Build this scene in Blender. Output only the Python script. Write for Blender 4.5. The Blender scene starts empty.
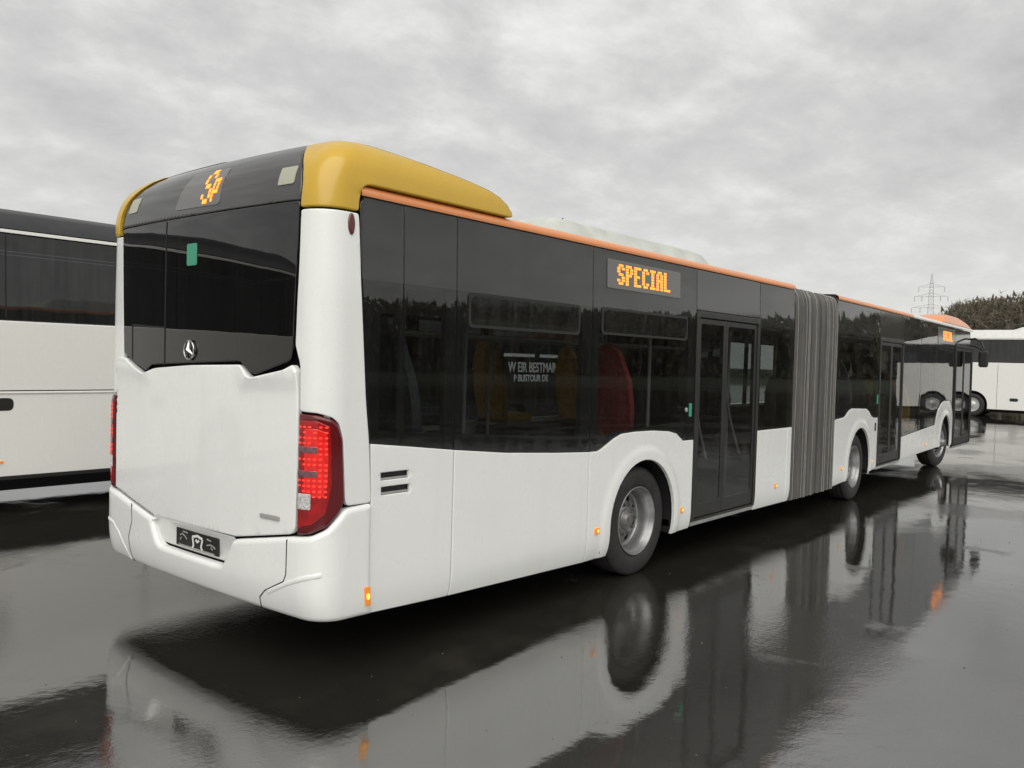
import bpy, math, random
import numpy as np
from mathutils import Vector, Matrix
from mathutils.geometry import delaunay_2d_cdt
random.seed(7)
R = math.radians
sc = bpy.context.scene
C = sc.collection

# ------------------------------------------------------------------ camera
cam_d = bpy.data.cameras.new('camera')
cam = bpy.data.objects.new('camera', cam_d); C.objects.link(cam)
CAM = (-2.85316, -3.76281, 1.85400)
yaw, pit, rol = R(39.942), R(-1.6049), R(1.6486)
fw = Vector((math.cos(yaw)*math.cos(pit), math.sin(yaw)*math.cos(pit), math.sin(pit)))
rt = Vector((math.sin(yaw), -math.cos(yaw), 0)); up = rt.cross(fw)
r2 = rt*math.cos(rol) + up*math.sin(rol); u2 = -rt*math.sin(rol) + up*math.cos(rol)
m = Matrix((r2, u2, -fw)).transposed().to_4x4(); m.translation = Vector(CAM)
cam.matrix_world = m
cam_d.sensor_width = 36; cam_d.lens = 837.65/1024*36
cam_d.clip_start = 0.05; cam_d.clip_end = 3000
sc.camera = cam

# ------------------------------------------------------------------ world, sun, exposure
SUN_EL, SUN_AZ = 48, 222            # azimuth as a heading from +x, counter-clockwise
w = bpy.data.worlds.new('World'); sc.world = w; w.use_nodes = True
nt = w.node_tree; nt.nodes.clear()
def N(t, **k):
    n = nt.nodes.new(t)
    for a, b in k.items(): setattr(n, a, b)
    return n
def LK(a, b): nt.links.new(a, b)
out = N('ShaderNodeOutputWorld'); mixs = N('ShaderNodeMixShader')
bg1 = N('ShaderNodeBackground'); bg2 = N('ShaderNodeBackground')
sky = N('ShaderNodeTexSky', sky_type='NISHITA', sun_disc=False)
sky.sun_elevation = R(SUN_EL); sky.sun_rotation = R(90-SUN_AZ)
LK(sky.outputs[0], bg1.inputs[0]); bg1.inputs[1].default_value = 0.09
tc = N('ShaderNodeTexCoord'); sep = N('ShaderNodeSeparateXYZ'); LK(tc.outputs['Generated'], sep.inputs[0])
def M_(op, a, b=None, c=None, clamp=False):
    n = N('ShaderNodeMath', operation=op); n.use_clamp = clamp
    for i, v in enumerate((a, b, c)):
        if v is None: continue
        if isinstance(v, (int, float)): n.inputs[i].default_value = v
        else: LK(v, n.inputs[i])
    return n.outputs[0]
zc = M_('MAXIMUM', sep.outputs[2], 0.0)
den = M_('ADD', zc, 0.30)
comb = N('ShaderNodeCombineXYZ')
LK(M_('DIVIDE', sep.outputs[0], den), comb.inputs[0]); LK(M_('DIVIDE', sep.outputs[1], den), comb.inputs[1])
def noise(scale, det, rough, dist=0, vec=None, off=(0,0,0), ms=(1,1,1), rot=0):
    mp = N('ShaderNodeMapping'); LK(vec or comb.outputs[0], mp.inputs[0]); mp.inputs['Location'].default_value = off
    mp.inputs['Scale'].default_value = ms; mp.inputs['Rotation'].default_value = (0,0,rot)
    n = N('ShaderNodeTexNoise'); LK(mp.outputs[0], n.inputs['Vector'])
    n.inputs['Scale'].default_value = scale; n.inputs['Detail'].default_value = det
    n.inputs['Roughness'].default_value = rough; n.inputs['Distortion'].default_value = dist
    return n.outputs[0]
n1 = noise(4.4, 9, .62, .12, off=(3.1, 1.7, 0), ms=(1, 1.1, 1), rot=.5)
n2 = noise(1.25, 4, .5, .1, off=(8.3, 4.4, 0))
nn = M_('ADD', M_('MULTIPLY', n1, .60), M_('MULTIPLY', n2, .40))
ramp = N('ShaderNodeValToRGB'); LK(nn, ramp.inputs[0])
cr = ramp.color_ramp; cr.elements[0].position = .33; cr.elements[0].color = (.48, .48, .472, 1)
cr.elements[1].position = .69; cr.elements[1].color = (.93, .925, .90, 1)
e = cr.elements.new(.5); e.color = (.64, .638, .625, 1)
hz = M_('POWER', M_('SUBTRACT', 1.0, zc, clamp=True), 5.5)
mixc = N('ShaderNodeMix', data_type='RGBA'); LK(M_('MULTIPLY', hz, .75), mixc.inputs[0])
LK(ramp.outputs[0], mixc.inputs[6]); mixc.inputs[7].default_value = (.86, .855, .815, 1)
LK(mixc.outputs[2], bg2.inputs[0]); bg2.inputs[1].default_value = 1.0
mixs.inputs[0].default_value = .95
LK(bg1.outputs[0], mixs.inputs[1]); LK(bg2.outputs[0], mixs.inputs[2]); LK(mixs.outputs[0], out.inputs[0])

sd = bpy.data.lights.new('sun', 'SUN'); sd.energy = 2.3; sd.angle = R(70); sd.color = (1, .975, .93)
so = bpy.data.objects.new('sun', sd); C.objects.link(so)
dirv = Vector((math.cos(R(SUN_EL))*math.cos(R(SUN_AZ)), math.cos(R(SUN_EL))*math.sin(R(SUN_AZ)), math.sin(R(SUN_EL))))
so.rotation_euler = dirv.to_track_quat('Z', 'Y').to_euler()
so.location = (-10, -10, 20)
vs = sc.view_settings; sc.display_settings.display_device = 'sRGB'
vs.view_transform = 'Standard'; vs.look = 'None'; vs.exposure = 0.0; vs.gamma = 1; vs.use_curve_mapping = False
sc.render.engine = 'CYCLES'
sc.cycles.max_bounces = 10; sc.cycles.transparent_max_bounces = 16

# ------------------------------------------------------------------ materials
def mat(name, col, rough=.5, metal=0, spec=None, coat=0, ior=None, emit=None, es=0, var=0, vscale=6, vcol=None, bump=0, bscale=40, stretch=(1,1,1), rvar=0):
    ma = bpy.data.materials.new(name); ma.use_nodes = True
    t = ma.node_tree; b = t.nodes['Principled BSDF']
    b.inputs['Base Color'].default_value = (*col, 1); b.inputs['Roughness'].default_value = rough
    b.inputs['Metallic'].default_value = metal
    if spec is not None: b.inputs['Specular IOR Level'].default_value = spec
    if ior: b.inputs['IOR'].default_value = ior
    if coat: b.inputs['Coat Weight'].default_value = coat; b.inputs['Coat Roughness'].default_value = .06
    if emit: b.inputs['Emission Color'].default_value = (*emit, 1); b.inputs['Emission Strength'].default_value = es
    co = t.nodes.new('ShaderNodeTexCoord'); mp = t.nodes.new('ShaderNodeMapping')
    mp.inputs['Scale'].default_value = stretch; t.links.new(co.outputs['Object'], mp.inputs[0])
    if var or rvar:
        n = t.nodes.new('ShaderNodeTexNoise'); n.inputs['Scale'].default_value = vscale; n.inputs['Detail'].default_value = 7
        n.inputs['Roughness'].default_value = .62
        t.links.new(mp.outputs[0], n.inputs['Vector'])
        rp = t.nodes.new('ShaderNodeValToRGB'); t.links.new(n.outputs[0], rp.inputs[0])
        rp.color_ramp.elements[0].position = .35; rp.color_ramp.elements[1].position = .68
        if var:
            rp.color_ramp.elements[1].color = (*col, 1)
            rp.color_ramp.elements[0].color = (*(vcol or tuple(c*(1-var) for c in col)), 1)
            t.links.new(rp.outputs[0], b.inputs['Base Color'])
        if rvar:
            mr = t.nodes.new('ShaderNodeMapRange'); t.links.new(n.outputs[0], mr.inputs[0])
            mr.inputs[1].default_value = .3; mr.inputs[2].default_value = .7
            mr.inputs[3].default_value = rough*(1-rvar); mr.inputs[4].default_value = rough*(1+rvar)
            t.links.new(mr.outputs[0], b.inputs['Roughness'])
    if bump:
        n = t.nodes.new('ShaderNodeTexNoise'); n.inputs['Scale'].default_value = bscale; n.inputs['Detail'].default_value = 5
        t.links.new(mp.outputs[0], n.inputs['Vector'])
        bp = t.nodes.new('ShaderNodeBump'); bp.inputs['Strength'].default_value = bump; bp.inputs['Distance'].default_value = .02
        t.links.new(n.outputs[0], bp.inputs['Height']); t.links.new(bp.outputs[0], b.inputs['Normal'])
    return ma

def paint_mat(name, col, grime=(.42,.40,.35), amount=.35, low=.9):
    """vehicle paint with vertical dribbles of dirt and road spray that thickens towards the skirt"""
    ma = mat(name, col, .34, coat=.6 if low else .18)
    t = ma.node_tree; b = t.nodes['Principled BSDF']
    co = t.nodes.new('ShaderNodeTexCoord')
    def nz(scale, st, det=6):
        mp = t.nodes.new('ShaderNodeMapping'); mp.inputs['Scale'].default_value = st; t.links.new(co.outputs['Object'], mp.inputs[0])
        n = t.nodes.new('ShaderNodeTexNoise'); n.inputs['Scale'].default_value = scale; n.inputs['Detail'].default_value = det
        n.inputs['Roughness'].default_value = .65; t.links.new(mp.outputs[0], n.inputs['Vector']); return n.outputs[0]
    def m2(op, a, c, cl=False):
        n = t.nodes.new('ShaderNodeMath'); n.operation = op; n.use_clamp = cl
        for i, v in enumerate((a, c)):
            if isinstance(v, (int, float)): n.inputs[i].default_value = v
            else: t.links.new(v, n.inputs[i])
        return n.outputs[0]
    streak = m2('MULTIPLY', m2('SUBTRACT', nz(9, (1, 1, .06)), .52, True), 1.3, True)
    blot = m2('MULTIPLY', m2('SUBTRACT', nz(2.2, (1, 1, 1), 8), .48, True), 1.2, True)
    sp = t.nodes.new('ShaderNodeSeparateXYZ'); t.links.new(co.outputs['Object'], sp.inputs[0])
    spray = m2('MULTIPLY', m2('SUBTRACT', m2('ADD', .62, m2('MULTIPLY', m2('SUBTRACT', nz(5, (1, 1, 1), 8), .5), .5)), sp.outputs[2]), low, True)
    f = m2('MULTIPLY', m2('ADD', m2('ADD', streak, blot), spray), amount, True)
    mx = t.nodes.new('ShaderNodeMix'); mx.data_type = 'RGBA'; t.links.new(f, mx.inputs[0])
    mx.inputs[6].default_value = (*col, 1); mx.inputs[7].default_value = (*grime, 1)
    t.links.new(mx.outputs[2], b.inputs['Base Color'])
    t.links.new(m2('ADD', .27, m2('MULTIPLY', f, .8)), b.inputs['Roughness'])
    return ma

def glass_mat(name, tint, dirt=.03, ior=1.75, rough=.015, haze=.10):
    """dark tinted pane: lets a little light through, mirrors the sky, carries a thin film of dried drips"""
    ma = bpy.data.materials.new(name); ma.use_nodes = True; t = ma.node_tree; t.nodes.clear()
    o = t.nodes.new('ShaderNodeOutputMaterial'); tr = t.nodes.new('ShaderNodeBsdfTransparent'); gl = t.nodes.new('ShaderNodeBsdfGlossy')
    df = t.nodes.new('ShaderNodeBsdfDiffuse'); df.inputs[0].default_value = (.33, .325, .30, 1)
    tr.inputs[0].default_value = (*tint, 1); gl.inputs['Roughness'].default_value = rough; gl.inputs[0].default_value = (1, 1, 1, 1)
    fr = t.nodes.new('ShaderNodeFresnel'); ge = t.nodes.new('ShaderNodeNewGeometry'); bm = t.nodes.new('ShaderNodeMapRange')
    bm.inputs[3].default_value = ior; bm.inputs[4].default_value = 1/ior; t.links.new(ge.outputs['Backfacing'], bm.inputs[0]); t.links.new(bm.outputs[0], fr.inputs[0])
    co = t.nodes.new('ShaderNodeTexCoord'); mp = t.nodes.new('ShaderNodeMapping'); mp.inputs['Scale'].default_value = (1, 1, .05)
    t.links.new(co.outputs['Object'], mp.inputs[0]); n = t.nodes.new('ShaderNodeTexNoise'); n.inputs['Scale'].default_value = 14; n.inputs['Detail'].default_value = 8
    n.inputs['Roughness'].default_value = .7
    t.links.new(mp.outputs[0], n.inputs['Vector'])
    mr = t.nodes.new('ShaderNodeMapRange'); t.links.new(n.outputs[0], mr.inputs[0]); mr.inputs[1].default_value = .35; mr.inputs[2].default_value = .75
    mr.inputs[3].default_value = dirt*.5; mr.inputs[4].default_value = dirt + haze
    m1 = t.nodes.new('ShaderNodeMixShader'); m2 = t.nodes.new('ShaderNodeMixShader')
    t.links.new(mr.outputs[0], m1.inputs[0]); t.links.new(tr.outputs[0], m1.inputs[1]); t.links.new(df.outputs[0], m1.inputs[2])
    t.links.new(fr.outputs[0], m2.inputs[0]); t.links.new(m1.outputs[0], m2.inputs[1]); t.links.new(gl.outputs[0], m2.inputs[2])
    # slight waviness of toughened glass
    n3 = t.nodes.new('ShaderNodeTexNoise'); n3.inputs['Scale'].default_value = 2.2; t.links.new(co.outputs['Object'], n3.inputs['Vector'])
    bp = t.nodes.new('ShaderNodeBump'); bp.inputs['Strength'].default_value = .03; bp.inputs['Distance'].default_value = .02
    t.links.new(n3.outputs[0], bp.inputs['Height']); t.links.new(bp.outputs[0], gl.inputs['Normal'])
    t.links.new(m2.outputs[0], o.inputs[0]); return ma

WHITE = paint_mat('white_paint', (.84, .85, .82), amount=.20)
COACHW = paint_mat('coach_white', (.86, .85, .80), amount=.16)
YEL = paint_mat('yellow_paint', (.60, .375, .035), grime=(.30,.22,.10), amount=.25, low=0)
ORA = paint_mat('orange_paint', (.80, .30, .11), grime=(.55,.42,.32), amount=.5, low=0)
BLK = mat('black_gloss_panel', (.045, .044, .042), .07, ior=1.7, rvar=.4, vscale=3, stretch=(1,1,.2))
RIGHTGLASS = glass_mat('tinted_side_glass', (.50, .52, .51), dirt=.005, haze=.016, ior=1.64)
LEFTGLASS = glass_mat('left_side_glass', (.34, .37, .37), dirt=.01, haze=.02, ior=1.5)
DARKGLASS = glass_mat('dark_rear_glass', (.04, .045, .045), dirt=.003, haze=.012, ior=1.62)
DOORGLASS = glass_mat('door_glass', (.40, .42, .41), dirt=.006, haze=.02, ior=1.55)
BLACK = mat('black_trim', (.018, .018, .018), .45)
FRAME = mat('dark_frame', (.026, .026, .025), .38, var=.3)
SEAM = mat('dark_cavity', (.01, .01, .01), .8)
RUB = mat('tyre_rubber', (.028, .027, .026), .62, var=.4, vscale=12, bump=.3, bscale=30)
STEEL = mat('rim_steel', (.36, .36, .36), .38, metal=.75, var=.35, vscale=9)
STEELD = mat('hub_steel', (.30, .29, .28), .42, metal=.6, var=.5, vscale=20)
RED = mat('red_lens', (.40, .005, .007), .16, coat=.35, emit=(1, .02, .015), es=.04, var=.5, vscale=14, vcol=(.16,.003,.004))
PURP = mat('smoked_lens', (.22, .10, .11), .12, coat=.7, var=.5, vscale=50)
REDB = mat('lit_red_lens', (.62, .008, .008), .12, coat=.5, emit=(1, .025, .015), es=.34, var=.5, vscale=30, vcol=(.3,.004,.004))
REDD = mat('dark_red_lens', (.11, .004, .006), .16, coat=.3)
LED = mat('lit_red_diode', (.6, .02, .02), .3, emit=(1, .06, .035), es=.9)
CLEAR = mat('clear_lens', (.80, .78, .76), .12, coat=.8, var=.6, vscale=80)
AMB = mat('amber_lens', (.75, .24, .02), .15, coat=.6, emit=(1, .35, .03), es=.25)
AMBC = mat('amber_bulb', (.9, .5, .1), .2, emit=(1, .52, .08), es=1.3)
LEDO = mat('lit_orange_diode', (.9, .4, .05), .4, emit=(1, .225, .02), es=1.75)
DISP = mat('display_window', (.145, .142, .137), .12, ior=1.5)
CHR = mat('chrome', (.50, .50, .49), .2, metal=1)
CHRL = mat('brushed_aluminium', (.55, .55, .53), .3, metal=.4, var=.2)
GREEN = mat('green_sticker', (.06, .32, .20), .35)
GREY = mat('interior_grey', (.16, .16, .165), .6)
DGREY = mat('interior_dark', (.03, .03, .034), .7)
SEATY = mat('yellow_moquette', (.62, .33, .04), .85, bump=.3, var=.4, vscale=30)
SEATR = mat('red_moquette', (.34, .04, .035), .85, bump=.3, var=.4, vscale=30)
SEATB = mat('charcoal_moquette', (.07, .075, .09), .85, bump=.3, var=.4, vscale=30)
SHELL = mat('seat_shell', (.17, .17, .18), .4)
ROOFM = mat('roof_coating', (.60, .60, .56), .5, var=.25)
ACM = mat('roof_unit_plastic', (.60, .62, .565), .45, var=.2, vscale=4)
BELL = mat('bellows_fabric', (.125, .12, .108), .55, var=.4, vscale=5, stretch=(1,1,.3))
BELLR = mat('bellows_edge', (.26, .25, .23), .5, var=.3, vscale=8)
BELLG = mat('bellows_gap', (.02, .02, .019), .8)
PLATE = mat('plate_black', (.012, .012, .012), .3, coat=.4)
OFFW = mat('off_white_print', (.75, .75, .72), .5)
SILV = mat('silver_print', (.35, .34, .32), .4)
STICK = mat('pale_sticker', (.42, .42, .33), .4)
GALV = mat('galvanised_steel', (.50, .49, .49), .6, var=.3)
BARK = mat('bark', (.26, .225, .17), .95, var=.4, vscale=3)
SIGNW = mat('vehicle_lettering', (.88, .88, .88), .5)
DBLUE = paint_mat('dark_coach_paint', (.02, .024, .03), grime=(.06,.06,.055), amount=.3)

# ------------------------------------------------------------------ helpers
def empty(name, loc=(0,0,0), rz=0):
    o = bpy.data.objects.new(name, None); o.location = loc; o.rotation_euler = (0,0,rz); C.objects.link(o); o.empty_display_size = .3
    return o
def tag(o, label=None, cat=None, group=None, kind=None):
    for k, v in (('label', label), ('category', cat), ('group', group), ('kind', kind)):
        if v: o[k] = v
    return o
class MB:
    def __init__(s): s.v = []; s.f = []; s.sm = []
    def add(s, vs, fs, smooth=False):
        o = len(s.v); s.v += [tuple(v) for v in vs]; s.f += [tuple(i+o for i in f) for f in fs]; s.sm += [smooth]*len(fs); return s
    def box(s, x0, x1, y0, y1, z0, z1, b=0):
        if b:
            b = min(b, (x1-x0)*.45, (y1-y0)*.45, (z1-z0)*.45)
            vs = []; 
            for (i, X, x_) in ((0, x0, x0+b), (1, x1, x1-b)):
                for (j, Y, y_) in ((0, y0, y0+b), (1, y1, y1-b)):
                    for (k, Z, z_) in ((0, z0, z0+b), (1, z1, z1-b)):
                        vs += [(X, y_, z_), (x_, Y, z_), (x_, y_, Z)]
            I = lambda i, j, k, a: (i*4+j*2+k)*3+a
            fs = []
            for i in (0, 1):
                q = [I(i,0,0,0), I(i,1,0,0), I(i,1,1,0), I(i,0,1,0)]; fs.append(q if i else q[::-1])
                q = [I(0,i,0,1), I(0,i,1,1), I(1,i,1,1), I(1,i,0,1)]; fs.append(q if i else q[::-1])
                q = [I(0,0,i,2), I(1,0,i,2), I(1,1,i,2), I(0,1,i,2)]; fs.append(q if i else q[::-1])
            for j in (0, 1):
                for k in (0, 1):
                    def fx(a, fl): fs.append(a if fl else a[::-1])
                    fx([I(0,j,k,1), I(1,j,k,1), I(1,j,k,2), I(0,j,k,2)], j == k) if 0 else fx([I(0,j,k,1), I(0,j,k,2), I(1,j,k,2), I(1,j,k,1)], j == k)
                    fx([I(j,0,k,0), I(j,1,k,0), I(j,1,k,2), I(j,0,k,2)], j != k)
                    fx([I(j,k,0,0), I(j,k,0,1), I(j,k,1,1), I(j,k,1,0)], j == k)
            for i in (0,1):
                for j in (0,1):
                    for k in (0,1):
                        q = [I(i,j,k,0), I(i,j,k,1), I(i,j,k,2)]; fs.append(q if (i+j+k) % 2 == 1 else q[::-1])
            return s.add(vs, fs)
        vs = [(x,y,z) for x in (x0,x1) for y in (y0,y1) for z in (z0,z1)]
        return s.add(vs, [(0,1,3,2),(4,6,7,5),(0,4,5,1),(2,3,7,6),(0,2,6,4),(1,5,7,3)])
    def tube(s, pts, r, n=8, smooth=True, cap=True):
        pts = [Vector(p) for p in pts]; rs = r if isinstance(r, (list, tuple)) else [r]*len(pts)
        rings = []; prev = None
        for i, p in enumerate(pts):
            d = (pts[min(i+1, len(pts)-1)] - pts[max(i-1, 0)]).normalized()
            a = prev if prev is not None else (Vector((0,0,1)) if abs(d.z) < .9 else Vector((1,0,0)))
            a = (a - d*a.dot(d)).normalized(); prev = a; b = d.cross(a)
            rings.append([p + (a*math.cos(t)+b*math.sin(t))*rs[i] for t in [2*math.pi*k/n for k in range(n)]])
        vs = [v for rg in rings for v in rg]; fs = []
        for i in range(len(rings)-1):
            for k in range(n):
                fs.append((i*n+k, i*n+(k+1) % n, (i+1)*n+(k+1) % n, (i+1)*n+k))
        s.add(vs, fs, smooth)
        if cap and n > 3: s.add(rings[0][::-1], [tuple(range(n))]); s.add(rings[-1], [tuple(range(n))])
        return s
    def lathe(s, prof, c, ax=(0,-1,0), n=48, smooth=True):
        """prof: (radius, distance along ax) pairs"""
        ax = Vector(ax).normalized(); a = Vector((0,0,1)); b = ax.cross(a); c = Vector(c)
        vs = []; fs = []
        for (r, d) in prof:
            for k in range(n):
                t = 2*math.pi*k/n; vs.append(c + ax*d + (a*math.cos(t)+b*math.sin(t))*r)
        for i in range(len(prof)-1):
            for k in range(n): fs.append((i*n+k, (i+1)*n+k, (i+1)*n+(k+1) % n, i*n+(k+1) % n))
        return s.add(vs, fs, smooth)
    def prism(s, poly, axis, a, b):
        """extrude a 2d polygon: axis 'y' takes (x,z) pairs from y=a to y=b; 'x' takes (y,z); 'z' takes (x,y)"""
        def P(u, v, w): return {'y': (u, w, v), 'x': (w, u, v), 'z': (u, v, w)}[axis]
        n = len(poly); vs = [P(u, v, a) for u, v in poly] + [P(u, v, b) for u, v in poly]
        fs = [tuple(range(n)), tuple(range(2*n-1, n-1, -1))] + [(i, i+n, (i+1) % n+n, (i+1) % n) for i in range(n)]
        return s.add(vs, fs)
    def grid(s, rows, smooth=True):
        nr, nc = len(rows), len(rows[0]); vs = [p for r in rows for p in r]
        return s.add(vs, [(i*nc+j, i*nc+j+1, (i+1)*nc+j+1, (i+1)*nc+j) for i in range(nr-1) for j in range(nc-1)], smooth)
    def split(s, name, mt, parent=None, xf=None, label=None):
        """one object per connected piece"""
        key = {}; rep_ = [key.setdefault((round(v[0], 4), round(v[1], 4), round(v[2], 4)), i) for i, v in enumerate(s.v)]
        par = list(range(len(s.v)))
        def fd(a):
            while par[a] != a: par[a] = par[par[a]]; a = par[a]
            return a
        for i, r_ in enumerate(rep_): par[fd(i)] = fd(r_)
        for f in s.f:
            for k in f[1:]: par[fd(k)] = fd(f[0])
        gr = {}
        for f, sm_ in zip(s.f, s.sm): gr.setdefault(fd(f[0]), []).append((f, sm_))
        out_ = []
        for fl in gr.values():
            ids = sorted({i for f, _ in fl for i in f}); mpp = {i: k for k, i in enumerate(ids)}; q = MB()
            q.v = [s.v[i] for i in ids]; q.f = [tuple(mpp[i] for i in f) for f, _ in fl]; q.sm = [b for _, b in fl]
            if hasattr(s, 'aw'): q.aw = True
            out_.append(q.build(name, mt, parent, xf, label))
        return out_
    def build(s, name, mt, parent=None, xf=None, label=None, org=(0,0,0)):
        me = bpy.data.meshes.new(name)
        vs = [xf(*v) for v in s.v] if xf else s.v
        if org != (0,0,0): vs = [(a-org[0], b-org[1], c-org[2]) for a, b, c in vs]
        me.from_pydata(vs, [], s.f); me.polygons.foreach_set('use_smooth', s.sm)
        me.update(); me.materials.append(mt)
        if hasattr(s, 'aw') and len(s.f):
            nv = len(me.vertices); npoly = len(me.polygons)
            ar = np.zeros(npoly); me.polygons.foreach_get('area', ar); nr = np.zeros(npoly*3); me.polygons.foreach_get('normal', nr); nr = nr.reshape(-1, 3)
            lv = np.zeros(len(me.loops), int); me.loops.foreach_get('vertex_index', lv); lt_ = np.zeros(npoly, int); me.polygons.foreach_get('loop_total', lt_)
            lp_ = np.repeat(np.arange(npoly), lt_); smf = np.array(s.sm)[lp_]
            acc = np.zeros((nv, 3)); np.add.at(acc, lv[smf], (nr*ar[:, None])[lp_[smf]])
            acc /= np.maximum(np.linalg.norm(acc, axis=1), 1e-12)[:, None]
            ln_ = nr[lp_].copy(); ln_[smf] = acc[lv[smf]]
            me.normals_split_custom_set(ln_.tolist())
        o = bpy.data.objects.new(name, me); C.objects.link(o)
        if parent: o.parent = parent
        if label: o['label'] = label
        return o

# ---- the bus skin: every panel is a polygon in (s, z) wrapped onto this surface
RC = .17; W = 2.59; L = RC*math.pi/2; HW = W/2
SC = RC-L-(HW-RC)                        # s of the rear centre line
def interp(z, T):
    if z <= T[0][0]: return T[0][1]
    for (a, b), (c, d) in zip(T, T[1:]):
        if z <= c: return b+(d-b)*(z-a)/(c-a)
    return T[-1][1]
DS = [(.24,.05),(.30,.025),(.36,.008),(.45,0),(1.3,0),(2.3,.008),(2.77,.022),(2.84,.024),(2.95,.035),(3.02,.065),(3.07,.105),(3.11,.165),(3.13,.24)]
DR = [(.24,.12),(.33,.05),(.42,.015),(.52,0),(2.70,0),(2.80,.012),(2.88,.03),(2.96,.065),(3.03,.12),(3.08,.18),(3.11,.235),(3.13,.30)]
def smooth_table(T):
    zs = np.arange(T[0][0], T[-1][0], .01); v = np.array([interp(z, T) for z in zs]); k = np.ones(7)/7
    v2 = np.convolve(np.pad(v, 3, mode='edge'), k, 'valid'); v2[-6:] = v[-6:]
    return list(zip(zs.tolist(), v2.tolist()))
DS = smooth_table(DS); DR = smooth_table(DR)
def tab(z, T):
    i = (z-T[0][0])/.01
    if i <= 0: return T[0][1]
    k = int(i)
    if k >= len(T)-1: return T[-1][1]
    return T[k][1]+(T[k+1][1]-T[k][1])*(i-k)
def bul(y):
    t = (y-HW)/(HW-RC); return .045*(1-t*t)
def F(s, z, off=0):
    if s >= RC: x, y, nx, ny = s, 0, 0, -1
    elif s >= RC-L:
        ph = (RC-s)/RC; x, y, nx, ny = RC-RC*math.sin(ph), RC-RC*math.cos(ph), -math.sin(ph), -math.cos(ph)
    elif s >= RC-L-(W-2*RC):
        y = RC+(RC-L-s); x = -bul(y); nx, ny = -1, 0
    elif s >= RC-2*L-(W-2*RC):
        ph = (RC-L-(W-2*RC)-s)/RC; x, y, nx, ny = RC-RC*math.cos(ph), W-RC+RC*math.sin(ph), -math.cos(ph), math.sin(ph)
    else: x, y, nx, ny = RC+(RC-2*L-(W-2*RC)-s), W, 0, 1
    dS, dR, K = tab(z, DS), tab(z, DR), .9
    if x < K: x = dR+x*(1-dR/K) if x > 0 else dR+x
    if y < K: y = dS+y*(1-dS/K)
    elif W-y < K: y = W-(dS+(W-y)*(1-dS/K))
    return (x+nx*off, y+ny*off, z)
J0 = 7.55; BEND = R(1.963)
def T2(x, y, z):
    """the front section stands turned about the joint by two degrees"""
    t = min(max((x-6.8)/1.5, 0), 1)*BEND
    if t == 0: return (x, y, z)
    if x <= 8.3: 
        a = t; pv = 6.8+(x-6.8)*.5
        return (pv+(x-pv)*math.cos(a)-(y-1.275)*math.sin(a), 1.275+(x-pv)*math.sin(a)*.9+(y-1.275)*math.cos(a), z)
    dx, dy = x-J0, y-1.275
    return (J0+dx*math.cos(BEND)-dy*math.sin(BEND), 1.275+dx*math.sin(BEND)+dy*math.cos(BEND), z)
XE = 18.02
def F2(s, z, off=0):
    """right side of the front section, rounding into the nose for s beyond XE - .35"""
    q = .35; Lq = q*math.pi/2; d = tab(z, DS)-off
    if s <= XE-q: return T2(s, d, z)
    if s <= XE-q+Lq:
        ph = (s-(XE-q))/q; x, y, nx, ny = XE-q+q*math.sin(ph), q-q*math.cos(ph), math.sin(ph), -math.cos(ph)
    else: x, y, nx, ny = XE, q+s-(XE-q+Lq), 1, 0
    dd = d+nx*nx*max(0, (z-1.1))*.10
    return T2(x-nx*dd, y-ny*dd, z)
def FL(s, z, off=0): return (s, W-tab(z, DS)+off, z)          # left side, rear section
def FL2(s, z, off=0): return T2(s, W-tab(z, DS)+off, z)
MIR = lambda s: 2*SC - s

def dens(poly, st):
    o = []
    for (a, b), (c, d) in zip(poly, poly[1:]+poly[:1]):
        n = max(1, int(math.hypot(c-a, d-b)/st+.5))
        o += [(a+(c-a)*i/n, b+(d-b)*i/n) for i in range(n)]
    return o
def rounded(poly, r, n=4):
    """round the corners of a polygon; r a number or a list per corner"""
    o = []; N_ = len(poly); rs = r if isinstance(r, (list, tuple)) else [r]*N_
    for i in range(N_):
        p, a, b = Vector(poly[i]), Vector(poly[i-1]), Vector(poly[(i+1) % N_]); q = rs[i]
        la, lb = (a-p).length, (b-p).length; q = min(q, la*.48, lb*.48)
        if q < 1e-4: o.append(tuple(p)); continue
        A = p+(a-p)*(q/la); B = p+(b-p)*(q/lb)
        for k in range(n+1):
            t = k/n; o.append(tuple(A*(1-t)**2+p*2*t*(1-t)+B*t*t))
    return o
def inside(P, poly):
    x, y = P[:, 0], P[:, 1]; r = np.zeros(len(P), bool); n = len(poly)
    for i in range(n):
        x1, y1 = poly[i]; x2, y2 = poly[(i+1) % n]
        if y1 == y2: continue
        c = ((y1 > y) != (y2 > y)) & (x < (x2-x1)*(y-y1)/(y2-y1)+x1); r ^= c
    return r
def bdist(P, polys):
    d = np.full(len(P), 1e9)
    for poly in polys:
        A = np.array(poly); B = np.roll(A, -1, 0)
        for a, b in zip(A, B):
            ab = b-a; t = np.clip(((P-a)@ab)/max(ab@ab, 1e-12), 0, 1); d = np.minimum(d, np.linalg.norm(P-(a+t[:, None]*ab), axis=1))
    return d
def area(poly): return sum(a[0]*b[1]-b[0]*a[1] for a, b in zip(poly, poly[1:]+poly[:1]))/2
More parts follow.
